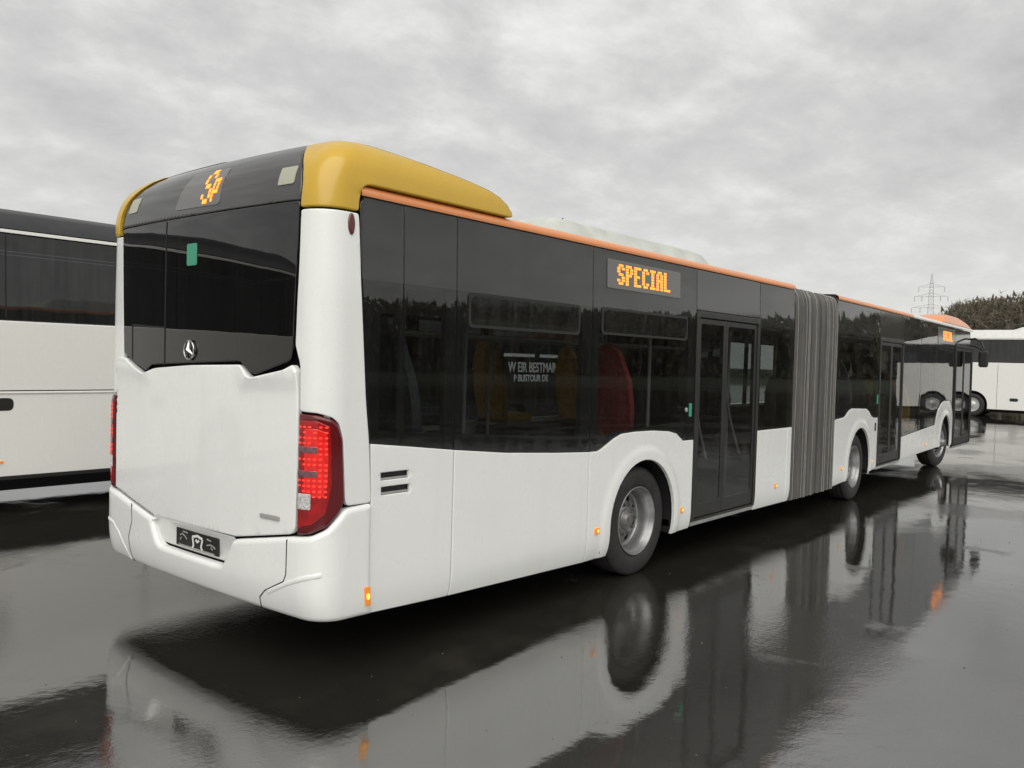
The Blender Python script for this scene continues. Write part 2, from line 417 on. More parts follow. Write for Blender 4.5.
def patch(poly, Fn=F, off=0, thick=.018, step=.07, bev=.006, bevd=.004, holes=(), bump=None, flip=False, mb=None):
    """tessellate a polygon with holes, wrap it onto the skin and give it a rolled edge"""
    mb = mb or MB(); mb.aw = True
    poly = list(poly); 
    if area(poly) < 0: poly = poly[::-1]
    holes = [list(h) if area(list(h)) < 0 else list(h)[::-1] for h in holes]
    loops = [dens(l, min(step, .05)) for l in [poly]+holes]
    raw = [poly]+holes
    pts = []; edges = []
    for l in loops:
        o = len(pts); pts += l; edges += [(o+i, o+(i+1) % len(l)) for i in range(len(l))]
    nb = len(pts)
    xs = [p[0] for p in poly]; ys = [p[1] for p in poly]
    gx = np.arange(min(xs)+step*.5, max(xs), step); gy = np.arange(min(ys)+step*.5, max(ys), step)
    extra = []
    if len(gx) and len(gy):
        G = np.array([(a, b) for a in gx for b in gy]); k = inside(G, poly)
        for h in raw[1:]: k &= ~inside(G, h)
        G = G[k]
        if len(G): G = G[bdist(G, raw) > max(bev*1.6, step*.3)]; extra += G.tolist()
    if bev:
        for l in loops:
            n = len(l); A = np.array(l); t = np.roll(A, -1, 0)-np.roll(A, 1, 0); t /= np.maximum(np.linalg.norm(t, axis=1), 1e-9)[:, None]
            for mul in ((.45, 1.0) if bev < .012 else (.15, .4, .7, 1.0)):
                I = A+np.stack([-t[:, 1], t[:, 0]], 1)*bev*mul
                k = inside(I, poly)
                for h in raw[1:]: k &= ~inside(I, h)
                I = I[k]
                if len(I): I = I[bdist(I, raw) > bev*mul*.8]; extra += I.tolist()
    pts += [tuple(p) for p in extra]
    vo, eo, fo, ov, oe, of = delaunay_2d_cdt([Vector(p) for p in pts], edges, [], 0, 1e-6)
    P = np.array([tuple(v) for v in vo]); fc = np.array([P[list(f)].mean(0) for f in fo]); k = inside(fc, poly)
    for h in raw[1:]: k &= ~inside(fc, h)
    fo = [f for f, q in zip(fo, k) if q]
    D = bdist(P, raw) if bev else None
    vs = []
    for i, (a, b) in enumerate(P):
        o = off
        if bev: t = min(D[i]/bev, 1); o -= bevd*(1-math.sqrt(max(0, 1-(1-t)**2)))
        if bump: o += bump(a, b)
        vs.append(Fn(a, b, o))
    if flip: fo = [tuple(f)[::-1] for f in fo]
    else: fo = [tuple(f) for f in fo]
    mb.add(vs, fo, True)
    if thick:
        for l in loops:
            n = len(l)
            top = [Fn(a, b, off-(bevd if bev else 0)+(bump(a, b) if bump else 0)) for a, b in l]; bot = [Fn(a, b, off-thick) for a, b in l]
            fs = [(i, n+i, n+(i+1) % n, (i+1) % n) for i in range(n)]
            if flip: fs = [f[::-1] for f in fs]
            mb.add(top+bot, fs, False)
    return mb
def stroke(path, wd, n=None):
    """polygon of a given width round an open path"""
    A = [Vector(p) for p in path]; l, r = [], []
    for i, p in enumerate(A):
        d = (A[min(i+1, len(A)-1)]-A[max(i-1, 0)]).normalized(); nn_ = Vector((-d.y, d.x))*wd/2
        l.append(tuple(p+nn_)); r.append(tuple(p-nn_))
    return l+r[::-1]
def rect(a, b, c, d): return [(a, c), (b, c), (b, d), (a, d)]

# ------------------------------------------------------------------ ground
def ground():
    ma = bpy.data.materials.new('wet_asphalt'); ma.use_nodes = True; t = ma.node_tree; b = t.nodes['Principled BSDF']
    co = t.nodes.new('ShaderNodeTexCoord')
    def nz(s, det=5, ro=.55, st=(1,1,1), loc=(0,0,0), dist=0):
        mp = t.nodes.new('ShaderNodeMapping'); mp.inputs['Scale'].default_value = st; mp.inputs['Location'].default_value = loc
        t.links.new(co.outputs['Object'], mp.inputs[0])
        n = t.nodes.new('ShaderNodeTexNoise'); n.inputs['Scale'].default_value = s; n.inputs['Detail'].default_value = det; n.inputs['Roughness'].default_value = ro
        n.inputs['Distortion'].default_value = dist
        t.links.new(mp.outputs[0], n.inputs['Vector']); return n.outputs[0]
    def mr(v, a, c, d, e_):
        n = t.nodes.new('ShaderNodeMapRange'); n.interpolation_type = 'SMOOTHSTEP'; t.links.new(v, n.inputs[0])
        for i, q in enumerate((a, c, d, e_)): n.inputs[i+1].default_value = q
        return n.outputs[0]
    def mm(op, a, c, cl=False):
        n = t.nodes.new('ShaderNodeMath'); n.operation = op; n.use_clamp = cl
        for i, v in enumerate((a, c)):
            if isinstance(v, (int, float)): n.inputs[i].default_value = v
            else: t.links.new(v, n.inputs[i])
        return n.outputs[0]
    wet = mr(nz(.33, 5, .6, loc=(4.2, 1.3, 0), dist=.4), .40, .56, 0, 1)      # 1 = standing film of water
    agg = nz(110, 3, .75); mid = nz(26, 4, .6); fine = nz(75, 3, .6); slow = nz(3.2, 3, .5)
    col = t.nodes.new('ShaderNodeMix'); col.data_type = 'RGBA'; t.links.new(mr(agg, .45, .72, 0, 1), col.inputs[0])
    col.inputs[6].default_value = (.012, .0115, .0095, 1); col.inputs[7].default_value = (.062, .058, .046, 1)
    # dried silt rims and stains
    col2 = t.nodes.new('ShaderNodeMix'); col2.data_type = 'RGBA'; t.links.new(mr(nz(.9, 7, .65, loc=(9, 2, 0)), .52, .75, 0, .35), col2.inputs[0])
    t.links.new(col.outputs[2], col2.inputs[6]); col2.inputs[7].default_value = (.075, .067, .052, 1)
    t.links.new(col2.outputs[2], b.inputs['Base Color'])
    t.links.new(mm('ADD', mm('ADD', mm('MULTIPLY', mm('SUBTRACT', 1.0, wet), .045), mr(nz(1.3, 6, .62, loc=(2, 7, 0), dist=.3), .60, .72, 0, .28)), .014), b.inputs['Roughness'])
    b.inputs['IOR'].default_value = GROUND_IOR
    h1 = mm('MULTIPLY', mm('ADD', mm('MULTIPLY', fine, .45), mm('MULTIPLY', mid, 1.0)), mm('ADD', mm('MULTIPLY', mm('SUBTRACT', 1.0, wet), .85), .15))
    h = mm('ADD', h1, mm('MULTIPLY', slow, 1.2))
    bp = t.nodes.new('ShaderNodeBump'); bp.inputs['Strength'].default_value = .28; bp.inputs['Distance'].default_value = .0045
    t.links.new(h, bp.inputs['Height']); t.links.new(bp.outputs[0], b.inputs['Normal'])
    g = MB(); S = 1400
    xs = [-S, -200, -60, -20, 0, 20, 60, 200, S]
    g.grid([[(x, y, 0) for x in xs] for y in xs], False)
    o = g.build('ground', ma); tag(o, kind='structure', label='wet dark asphalt yard mirroring the vehicles and the sky')
GROUND_IOR = 3.1
ground()

# grit, small stones and leaf scraps washed over the yard
gr_ = MB(); rg = random.Random(5)
for _ in range(420):
    x_, y_ = rg.uniform(-4, 11), rg.uniform(-5, 1.5) if rg.random() < .8 else rg.uniform(-5, 6)
    if x_ > 0 and -.05 < y_ < 2.7: continue
    q_ = rg.uniform(.002, .006)*(2 if rg.random() < .08 else 1); a_ = rg.uniform(0, 6.28); n_ = rg.choice([4, 5, 6])
    ring_ = [(x_+q_*rg.uniform(.7, 1.3)*math.cos(a_+6.283*k/n_), y_+q_*rg.uniform(.5, 1.1)*math.sin(a_+6.283*k/n_), .001) for k in range(n_)]
    gr_.add(ring_+[(x_, y_, .001+q_*.7)], [(k, (k+1) % n_, n_) for k in range(n_)])
tag(gr_.build('grit', mat('grit_stone', (.20, .17, .12), .7, var=.6, vscale=3)), 'grit and tiny stones scattered on the wet yard', kind='stuff')

# grass verge at the foot of the wood
GRASS = mat('verge_grass', (.035, .042, .018), .95, var=.5, vscale=.4, bump=.4, bscale=8)
vg = MB(); NV = 60
inn, outr = [], []
for i in range(NV+1):
    a = R(40 - i*190/NV); r1 = 96+5*math.sin(i*1.7)+3*math.sin(i*.6); inn.append((r1*math.cos(a), r1*math.sin(a), .012)); outr.append((230*math.cos(a), 230*math.sin(a), 1.4))
mdl = [(p[0]*1.06, p[1]*1.06, .5) for p in inn]
vg.grid([outr, mdl, inn])
tag(vg.build('verge', GRASS), 'rough green verge between the asphalt yard and the wood', kind='structure')

SLOPE = mat('wooded_slope', (.055, .048, .033), .95, var=.45, vscale=.15, bump=.5, bscale=.8)
sl = MB(); ra, rb_, rc_ = [], [], []
for i in range(121):
    hd_ = 14-i*166/120; a = R(hd_); k = min(1, max(0, (13.6-hd_)/3)); n_ = math.sin(i*2.3)*.6+math.sin(i*.71)*.9
    for L_, r_, z_ in ((ra, 182, .4), (rb_, 205, 1+(6.5+n_)*k), (rc_, 250, 1+(12.5+n_)*k)): L_.append((CAM[0]+r_*math.cos(a), CAM[1]+r_*math.sin(a), z_))
sl.grid([rc_, rb_, ra])
tag(sl.build('hillside', SLOPE), 'low brown slope rising behind the wood', kind='structure')

# ------------------------------------------------------------------ the articulated bus
bus = empty('articulated_bus', (0, 0, 0))
tag(bus, 'long white articulated bus with yellow roof corners and SPECIAL lit on its side', 'bus')

# --- rear: black window, hood, bumper, corner pillars
hoodtop = [(-.123,1.76),(-.165,1.795),(-.243,1.762),(-.535,1.708),(-.575,1.722),(-.668,1.782),(SC,1.765),(-1.672,1.735),(-1.735,1.728),(-1.855,1.690),(-2.02,1.742),(-2.17,1.795),(-2.28,1.795),(-2.321,1.76)]
def off_line(l, dz): return [(a, b+dz) for a, b in l]
window_low = [(-.190,1.818),(-.508,1.728),(-.567,1.742),(-.669,1.804),(-1.645,1.762),(-1.734,1.757),(-1.84,1.712),(-2.02,1.767),(-2.205,1.83)]
rw = window_low[::-1] + [(-.190,1.818),(-.169,1.906),(-.160,2.161),(-.144,2.442),(-.131,2.722),(-2.275,2.722),(-2.255,2.442),(-2.235,2.161),(-2.215,1.906)]
rw = [p for i, p in enumerate(rw) if i == 0 or p != rw[i-1]]
bz = patch(rounded(rw, .02, 3), off=.004, thick=.03, step=.09).build('rear_window', DARKGLASS, bus, label='large black rear window with a notched lower edge')
# visible split lines and the lower left service hatch as raised thin strips
sm = MB()
for pth in ([(-1.560,2.712),(-1.558,1.755)], [(-2.064,2.03),(-1.56,2.007)], [(-2.064,2.03),(-2.055,1.79)]):
    patch(stroke(pth, .012), off=.0065, thick=.003, step=.08, bev=0, mb=sm)
sm.split('window_seal', SEAM, bz)
# things glimpsed on the rear glass
patch(rounded(rect(-1.281,-1.158,2.405,2.545), .015), off=.007, thick=.002, step=.06, bev=0).build('sticker', GREEN, bz)
# upper black panel curving on to the roof
tp = [(-.131,2.728),(-.135,2.82),(-.16,2.90),(-.25,3.06),(-.30,3.115),(MIR(-.30),3.115),(MIR(-.25),3.06),(MIR(-.16),2.90),(MIR(-.135),2.82),(MIR(-.131),2.728),(SC,2.728)]
up_ = patch(tp, off=.004, thick=.03, step=.05, bev=.008).build('upper_rear_panel', BLK, bus, label='glossy black panel above the rear window curving onto the roof')
dp = patch(rounded([(-1.465,2.775),(-.925,2.770),(-.955,3.02),(-1.40,3.02)], .03), off=.008, thick=.004, step=.05, bev=.004, bevd=.002).build('destination_display', DISP, up_, label='rear display window lit with two orange characters')
sq = MB()
patch(rounded(rect(-.345,-.20,2.826,2.934), .012), off=.010, thick=.006, step=.05, bev=.003, bevd=.001, mb=sq)
patch(rounded(rect(MIR(-.20)+.03,MIR(-.345)+.03,2.826,2.934), .012), off=.010, thick=.006, step=.05, bev=.003, bevd=.001, mb=sq)
sq.split('sensor_window', STICK, up_)

GLY = {'s': ['0110','1001','1000','0110','0001','1001','0110'], 'q': ['000','111','101','101','111','100','100'],
 'S': ["01110","11011","11000","01110","00011","11011","01110"], 'P': ["11110","11011","11011","11110","11000","11000","11000"],
 'E': ["11111","11000","11000","11110","11000","11000","11111"], 'C': ["01110","11011","11000","11000","11000","11011","01110"],
 'I': ["1111","0110","0110","0110","0110","0110","1111"], 'A': ["01110","11011","11011","11111","11011","11011","11011"],
 'L': ["11000","11000","11000","11000","11000","11000","11111"], 'p': ["0000","0110","1011","1001","1011","1110","1000"]}
def led_text(txt, s0, z1, px, pz, Fn, off, par, dot=.86):
    x = s0
    for ch in txt:
        mb = MB()
        g = GLY[ch]
        for r_, row in enumerate(g):
            for c_, b_ in enumerate(row):
                if b_ == '1':
                    a, z = x+c_*px, z1-(r_+1)*pz
                    q = [(a+px*(1-dot)/2, z+pz*(1-dot)/2), (a+px*(1+dot)/2, z+pz*(1-dot)/2), (a+px*(1+dot)/2, z+pz*(1+dot)/2), (a+px*(1-dot)/2, z+pz*(1+dot)/2)]
                    mb.add([Fn(u, v, off) for u, v in q]+[Fn(u, v, off-.002) for u, v in q], [(0,1,2,3)]+[(i, i+4, (i+1) % 4+4, (i+1) % 4) for i in range(4)])
        mb.build('display_letter', LEDO, par)
        x += (len(g[0])+ .75)*px
led_text('s', -1.150, 3.02, .0265, .0335, F, .012, dp, .86); led_text('q', -1.035, 2.975, .0215, .026, F, .012, dp, .86)

# engine hood
hoodlow = [(-2.315,.842),(-2.267,.840),(-1.651,.728),(-.675,.739),(-.160,.829),(-.135,.85)]
hood = [(-.123,.87)] + [(-.112,1.37)] + hoodtop + [(-2.325,1.37)] + hoodlow
patch(rounded(hood, .012, 2), off=.008, thick=.03, step=.05, bev=.010, bevd=.007,
      bump=lambda s, z: .018*math.exp(-((z-1.72+.04*math.cos((s-SC)*2))/.05)**2)*(1 if abs(s-SC) > .50 else 0)*min(1, max(0, (abs(s-SC)-.52)/.1))).build('engine_hood', WHITE, bus, label='large plain white engine hood below the rear window')
bd = patch(rounded(rect(-.424,-.250,.892,.918), .004), off=.017, thick=.006, step=.05, bev=.003, bevd=.002).build('badge', SILV, bus)

# bumper with number plate recess
rec = [(-1.695,.688),(-1.60,.557),(-1.55,.540),(-.83,.540),(-.79,.549),(-.700,.700)]
recp = [(a, b) for a, b in rec]
edge_r_ = [(-.160,.812),(-.008,.835),(.075,.874),(.165,.965),(.205,.985),(.372,.988)]
bump_poly = [(MIR(.372),.335),(-2.40,.335),(SC,.338),(.187,.338),(.385,.332)] + [(.378,.994),(.205,.984),(.168,.966),(.080,.874),(-.008,.834),(-.158,.815),(-.675,.723)]
bump_poly += [(-.700,.700),(-.79,.552),(-.84,.540),(-1.55,.540),(-1.60,.560),(-1.690,.690)] + [(-1.651,.705),(-2.267,.816),(-2.42,.835),(MIR(.08),.862),(MIR(.165),.955),(MIR(.372),.975)]
def bbump(s, z):
    # raised shoulder just under the top line, and the flared lower corner
    a = abs(s-SC)
    return 0
patch(rounded(bump_poly, .02, 3), off=.022, thick=.06, step=.05, bev=.035, bevd=.024).build('rear_bumper', WHITE, bus, label='white rear bumper wrapping round both corners')
# sculpted crease on the bumper corners (dark gap with bright lip)
cg = MB()
for sg in (0, 1):
    q = [(-.167,.800),(-.169,.600),(-.19,.555),(-.364,.470),(-.42,.42),(-.435,.345)]
    if sg: q = [(-1.99,.770),(-1.977,.649),(-2.031,.52),(-2.031,.345)]
    patch(stroke(q, .007), off=.0235, thick=.003, step=.06, bev=0, mb=cg)
cg.split('bumper_seam', SEAM, bus)
lp = MB()
for sg in (0, 1):
    q = [(-.345,.462),(-.17,.545),(-.02,.604),(.06,.622)] if not sg else [(-2.425,.60),(-2.31,.585),(-2.20,.52),(-2.11,.42),(-2.08,.345)]
    patch(rounded(stroke(q, .03), .012), off=.0265, thick=.008, step=.03, bev=.015, bevd=.006, mb=lp)
lp.split('bumper_lip', WHITE, bus)
# recess back and its floor
rb = MB()
zz = [(.545,.075),(.565,.052),(.705,.045),(.735,.02)]
rows = []
for zc_, dpt in zz: rows.append([F(-1.70+1.01*i/16, zc_, -dpt+.022) for i in range(17)])
rb.grid(rows)
rb.build('plate_recess', WHITE, bus)
pl = patch(rounded(rect(-1.40,-.885,.572,.688), .008), off=-.018, thick=.008, step=.06, bev=.003, bevd=.002).build('number_plate', PLATE, bus, label='black dealer plate with a white emblem in the middle')
pm = MB()
for q in ([(-1.19,.655),(-1.13,.668),(-1.07,.655)], [(-1.19,.652),(-1.175,.60),(-1.19,.583)], [(-1.07,.652),(-1.085,.60),(-1.07,.583)], [(-1.15,.64),(-1.13,.628),(-1.11,.64)]):
    patch(stroke(q, .016), off=-.0155, thick=.002, step=.03, bev=0, mb=pm)
pm.build('plate_emblem', OFFW, pl)
pm = MB()
for q in ([(-1.345,.645),(-1.32,.655),(-1.285,.645),(-1.26,.628)], [(-1.31,.672),(-1.25,.670)], [(-1.02,.625),(-.98,.635),(-.94,.628),(-.92,.618)], [(-1.02,.665),(-.97,.66)], [(-.97,.618),(-.95,.605)], [(-1.33,.63),(-1.345,.612)]):
    patch(stroke(q, .008), off=-.0155, thick=.002, step=.03, bev=0, mb=pm)
patch(rect(-1.36,-.93,.5745,.5855), off=-.0155, thick=.002, step=.05, bev=0, mb=pm)
pm.build('plate_print', SILV, pl)

# emblem: ring with three rays
em = MB(); ec = F(-1.218, 1.862); er = .060
em.tube([(ec[0]-.016, ec[1]+er*math.cos(t), ec[2]+er*math.sin(t)) for t in [2*math.pi*k/28 for k in range(29)]], .0065, 6, cap=False)
for k in range(3):
    t = math.pi/2+k*2*math.pi/3; em.tube([(ec[0]-.022, ec[1], ec[2]), (ec[0]-.016, ec[1]+er*math.cos(t), ec[2]+er*math.sin(t))], [.014, .003], 4, smooth=False)
em.build('emblem', CHR, bus, label='chrome ring with a three-pointed star on the rear')

# corner pillars
pr = [(-.108,1.79),(-.152,1.906),(-.143,2.161),(-.127,2.442),(-.118,2.668),(.256,2.668),(.262,2.60),(.275,2.30),(.285,2.177),(.328,1.601),(.357,1.355),(.378,1.05),(.378,.998),(.205,.998),(.190,1.034),(.167,1.377),(.140,1.468),(.10,1.505),(.017,1.528),(-.103,1.534)]
patch(rounded(pr, .015, 2), off=.003, thick=.03, step=.03, bev=.008).build('corner_pillar', WHITE, bus, label='right white corner pillar beside the rear window')
prm = [(max(-2.225-(b-1.9)*.05, MIR(a)) if a < -.10 and b > 1.7 else MIR(a), b) for a, b in pr][::-1]
patch(rounded(prm, .015, 2), off=.003, thick=.03, step=.04, bev=.008).build('corner_pillar', WHITE, bus, label='left white corner pillar beside the rear window')
# red reflector lamp on the pillar
rl = MB()
cx0, cz0 = .200, 2.601
patch([(cx0+.024*math.cos(t), cz0+.062*math.sin(t)) for t in [2*math.pi*k/20 for k in range(20)]], off=.014, thick=.012, step=.02, bev=.014, bevd=.008, mb=rl)
rl.build('side_marker', mat('dark_red_marker', (.10,.02,.016), .25, coat=.3), bus, label='small dark red oval lamp high on the right pillar')

# tail lights
def tail(mirror):
    mp_ = (lambda a: MIR(a)) if mirror else (lambda a: a)
    q = [(-.103,1.521),(.017,1.516),(.10,1.493),(.131,1.463),(.159,1.377),(.182,1.034),(.156,.975),(.075,.886),(-.010,.848),(-.103,.835)]
    q = [(mp_(a), b) for a, b in q]
    base = patch(rounded(q, .012, 3), off=.012, thick=.04, step=.03, bev=.02, bevd=.012).build('tail_light', REDD, bus, label='left tail light' if mirror else 'right tail light')
    def sub(poly, mt, name, off=.0165, label=None):
        poly = [(mp_(a), b) for a, b in poly]
        return patch(rounded(poly, .008, 2), off=off, thick=.006, step=.03, bev=.004, bevd=.002).build(name, mt, base, label=label)
    sub([(-.085,1.485),(.02,1.482),(.085,1.455),(.095,1.30),(.098,1.12),(.07,.965),(-.0,.905),(-.085,.875)], RED, 'red_lens')
    sub([(-.05,1.44),(.02,1.44),(.07,1.42),(.078,1.30),(.078,1.14),(.06,1.06),(-.05,1.06)], REDB, 'lit_lens', .0185)
    sub(rect(-.090,.024,1.303,1.340), PURP, 'clear_lens', .021); sub(rect(-.090,.024,1.168,1.205), PURP, 'clear_lens', .021)
    sub(rect(-.088,-.008,.985,1.075), CLEAR, 'reversing_lamp', .021)
    d = MB()
    for zi in range(14):
        z = 1.45-zi*.030
        for si in range(6):
            s = -.078+si*.029
            if abs(z-1.3225) < .026 and s < .035: continue
            if abs(z-1.1875) < .026 and s < .035: continue
            if random.random() < .08: continue
            if s > .085 or (z < 1.08 and s < 0): continue
            r_ = .0072
            patch([(mp_(s)+1.25*r_*math.cos(t), z+.8*r_*math.sin(t)) for t in [2*math.pi*k/8 for k in range(8)]], off=.0205, thick=.004, step=.05, bev=0, mb=d)
    d.split('diode', LED, base)
tail(False); tail(True)

# yellow roof fairing: side-and-rear skin plus the cap
ytop = [(.10,3.118),(.35,3.105),(.65,3.085),(.95,3.058),(1.20,3.027),(1.38,2.998),(1.48,2.965),(1.55,2.922),(1.592,2.878),(1.602,2.852)]
yl = [(-.122,2.682),(.256,2.682),(.258,2.76),(.272,2.825),(.31,2.842),(.5,2.843),(1.59,2.842)] + ytop[::-1] + [(-.285,3.118),(-.24,3.06),(-.15,2.905),(-.125,2.82)]
YF = lambda s, z, off=0: F(s, z, off + .016*min(1, max(0, (s-.16)/.2))*min(1, max(0, (z-2.78)/.06)))
YFL = lambda s, z, off=0: F(s, z, off + .004+.014*min(1, max(0, (z-2.66)/.1)))
fair = patch(rounded(yl, .015, 2), YF, off=.005, thick=.14, step=.03, bev=.01, bevd=.006).build('roof_fairing', YEL, bus, label='right yellow roof corner fairing running forward over the windows')
yml = [(MIR(a), b) for a, b in yl][::-1]
patch(rounded(yml, .015, 2), YFL, off=.005, thick=.03, step=.04, bev=.01, bevd=.006).build('roof_fairing', YEL, bus, label='left yellow roof corner fairing')
def capz(x): return interp(x, ytop) if x > .1 else 3.118
bd_pts = [YF(a, b_, .003) for a, b_ in dens([(q[0], q[1]) for q in ytop[::-1]]+[(-.285, 3.118)], .05)[:-3]]
bd_pts = [YF(*q, .003) for q in [(ytop[0][0]+.0, 3.118)]] and []
path = [(1.602,2.852)] + ytop[::-1][1:] + [(-.285,3.118),(SC,3.118)]
pp = []
for (a, b_), (c_, d_) in zip(path, path[1:]):
    n_ = max(1, int(math.hypot(c_-a, d_-b_)/.05)); pp += [(a+(c_-a)*k/n_, b_+(d_-b_)*k/n_) for k in range(n_)]
pp.append(path[-1]); pp_l = [(MIR(a), b_) for a, b_ in pp[::-1][1:]]
ring = [YF(a, b_, .003 if a > -.285 else .004) for a, b_ in pp] + [YFL(a, b_, .003) for a, b_ in pp_l]
cap = MB(); rows = []
for k in range(9):
    u = (k/8); row = []
    for (x_, y_, z_) in ring:
        cx_ = min(max(x_, .75), 1.45); cz_ = (capz(cx_) if cx_ < 1.6 else 2.86)+.045
        row.append((x_+(cx_-x_)*u, y_+(HW-y_)*u, z_+(cz_-z_)*(1-(1-u)**2.2)))
    rows.append(row)
cap.grid(rows); cap.build('roof_fairing_cap', YEL, bus)

# --- right side of the rear section
def side_panel(poly, Fn=F, holes=(), bump=None, label=None, step=.08, r=.006, name='side_panel', off=0, mt=None, flip=False):
    return patch(rounded(poly, r, 2), Fn, off=off, thick=.02, step=step, bev=.006, bevd=.004, holes=holes, bump=bump, flip=flip).build(name, mt or WHITE, bus, label=label)
def arch(cx, r, z0=.2, zc_=.49, n=20):
    return [(cx-r, z0)] + [(cx-r*math.cos(math.pi*k/n), zc_+r*math.sin(math.pi*k/n)) for k in range(n+1)] + [(cx+r, z0)]
g_ = .005
pA = [(.382,.333),(1.072,.302),(1.072,1.262),(.72,1.303),(.372,1.342),(.384,1.05)]
vent1, vent2 = rect(.455,.680,1.118,1.166), rect(.460,.690,1.030,1.080)
pa = side_panel(pA, holes=[vent1, vent2], label='white side panel with two vent slots')
vb = MB(); patch(rect(.44,.70,1.03,1.175), off=-.03, thick=.005, step=.1, bev=0, mb=vb); vb.build('vent_grille', FRAME, pa)
vs_ = MB(); 
for z_ in (1.120, 1.033): patch(rect(.457,.680,z_,z_+.012), off=-.012, thick=.01, step=.1, bev=0, mb=vs_)
vs_.split('vent_slat', CHRL, pa)
side_panel([(1.080,.302),(2.618,.258),(2.618,1.146),(2.2,1.168),(1.6,1.208),(1.080,1.261)], label='long white side flap between the vents and the rear wheel')
def brow(cx, zc_, r0, r1, h, zt):
    def f(s, z):
        rr = math.hypot(s-cx, max(0, z-zc_)); a = min(1, max(0, (r1-rr)/.05)); b_ = min(1, max(0, (zt-z)/.04))
        a = a*a*(3-2*a); return h*a
    return f
pD = [(2.626,.258)] + arch(3.475,.535,.262,.49) + [(4.01,.300),(4.348,.306),(4.348,1.150),(4.15,1.152),(4.02,1.225),(3.88,1.252),(3.6,1.272),(3.3,1.276),(3.09,1.268),(2.97,1.235),(2.80,1.165),(2.74,1.146),(2.626,1.146)]
pdo = side_panel(pD, bump=brow(3.475,.49,.535,.66,.012,1.2), step=.03, r=.0, label='white panel with the rear wheel arch')
pE = side_panel([(5.80,.306),(6.628,.300),(6.628,1.168),(5.80,1.168)], label='white panel behind the rearmost door')
side_panel([(6.636,.30),(6.765,.30),(6.765,1.168),(6.636,1.168)])
# windows
def pane(poly, Fn=F, mt=None, label=None, name='side_window', step=.12, r=.01, off=-.002, flip=False):
    return patch(rounded(poly, r, 3), Fn, off=off, thick=.008, step=step, bev=.004, bevd=.002, flip=flip).build(name, mt or RIGHTGLASS, bus, label=label)
ZT = 2.768
pane([(.340,1.600),(.365,1.352),(.606,1.322),(.606,ZT),(.30,ZT),(.268,2.735),(.275,2.40),(.297,2.177)], label='narrow rearmost side window', r=[.0,.01,.004,.004,.03,.03,0,0])
pane([(.614,1.321),(1.070,1.268),(1.070,ZT),(.614,ZT)])
pane([(1.078,1.267),(1.6,1.214),(2.2,1.174),(2.618,1.152),(2.618,ZT),(1.078,ZT)], r=0)
pane([(2.624,1.152),(2.74,1.152),(2.80,1.171),(2.97,1.241),(3.09,1.274),(3.3,1.283),(3.6,1.279),(3.88,1.258),(4.02,1.231),(4.15,1.157),(4.348,1.156),(4.348,ZT),(2.624,ZT)], r=0)
pane([(4.354,2.385),(5.785,2.385),(5.785,ZT),(4.354,ZT)], mt=BLK, name='upper_panel')
pane([(5.793,1.174),(6.768,1.174),(6.768,ZT),(5.793,ZT)])
# top fritting and pillars inside the glass
fr = MB()
patch([(.30,2.30),(4.345,2.30),(4.345,2.80),(.30,2.80)], off=-.014, thick=.03, step=.3, bev=0, mb=fr)
patch([(4.36,2.38),(5.78,2.38),(5.78,2.80),(4.36,2.80)], off=-.026, thick=.03, step=.3, bev=0, mb=fr); patch([(5.80,2.30),(6.768,2.30),(6.768,2.80),(5.80,2.80)], off=-.014, thick=.03, step=.3, bev=0, mb=fr)
fr.split('cantrail', mat('cantrail_grey', (.085,.083,.079), .8), bus)
fp = MB()
for x0, x1 in ((.30,.44),(.58,.64),(.99,1.16),(2.50,2.74),(4.22,4.35),(5.79,5.86),(6.64,6.77)):
    patch(rect(x0, x1, 1.17, 2.32), off=-.016, thick=.04, step=.3, bev=0, mb=fp)
patch([(.30,1.25),(.36,1.42),(2.62,1.26),(4.35,1.34),(4.35,1.17),(4.15,1.17),(3.9,1.25),(3.1,1.265),(2.75,1.14),(2.6,1.14)][::-1], off=-.020, thick=.03, step=.1, bev=0, mb=fp)
fp.split('window_pillar', SEAM, bus)
# hopper windows: frame and tilted pane
def hopper(x0, x1, z0, z1, Fn=F):
    fm = patch(rounded(rect(x0-.02, x1+.02, z0-.02, z1+.02), .04, 5), Fn, off=.007, thick=.01, step=.3, bev=0, holes=[rounded(rect(x0, x1, z0, z1), .03, 5)]).build('hopper_frame', BLACK, bus)
    def Ft(s, z, off=0): return Fn(s, z, off+(z-z0)*.05)
    patch(rounded(rect(x0+.004, x1-.004, z0+.004, z1-.004), .028, 5), Ft, off=.001, thick=.004, step=.1, bev=0).build('hopper_pane', HOPG, fm)
HOPG = glass_mat('hopper_glass', (.50, .52, .52), dirt=.035, ior=1.75, haze=.04)
hopper(1.20, 2.42, 2.085, 2.275); hopper(2.76, 4.14, 2.105, 2.285)
# side display
sdp = patch(rounded(rect(2.815,4.015,2.465,2.70), .012), F, off=.004, thick=.005, step=.1, bev=.003, bevd=.001).build('destination_display', DISP, bus, label='side display reading SPECIAL in orange diodes')
led_text('SPECIAL', 2.955, 2.672, .0226, .0243, F, .0065, sdp, .80)
# door button
gb = patch(rounded(rect(4.238,4.285,1.375,1.50), .006), off=.006, thick=.006, step=.1, bev=.003, bevd=.002).build('door_button_plate', GREEN, bus)
patch([(4.185+.02*math.cos(t), 1.44+.022*math.sin(t)) for t in [2*math.pi*k/12 for k in range(12)]], off=.008, thick=.008, step=.1, bev=.004, bevd=.003).build('door_button', CHRL, bus)
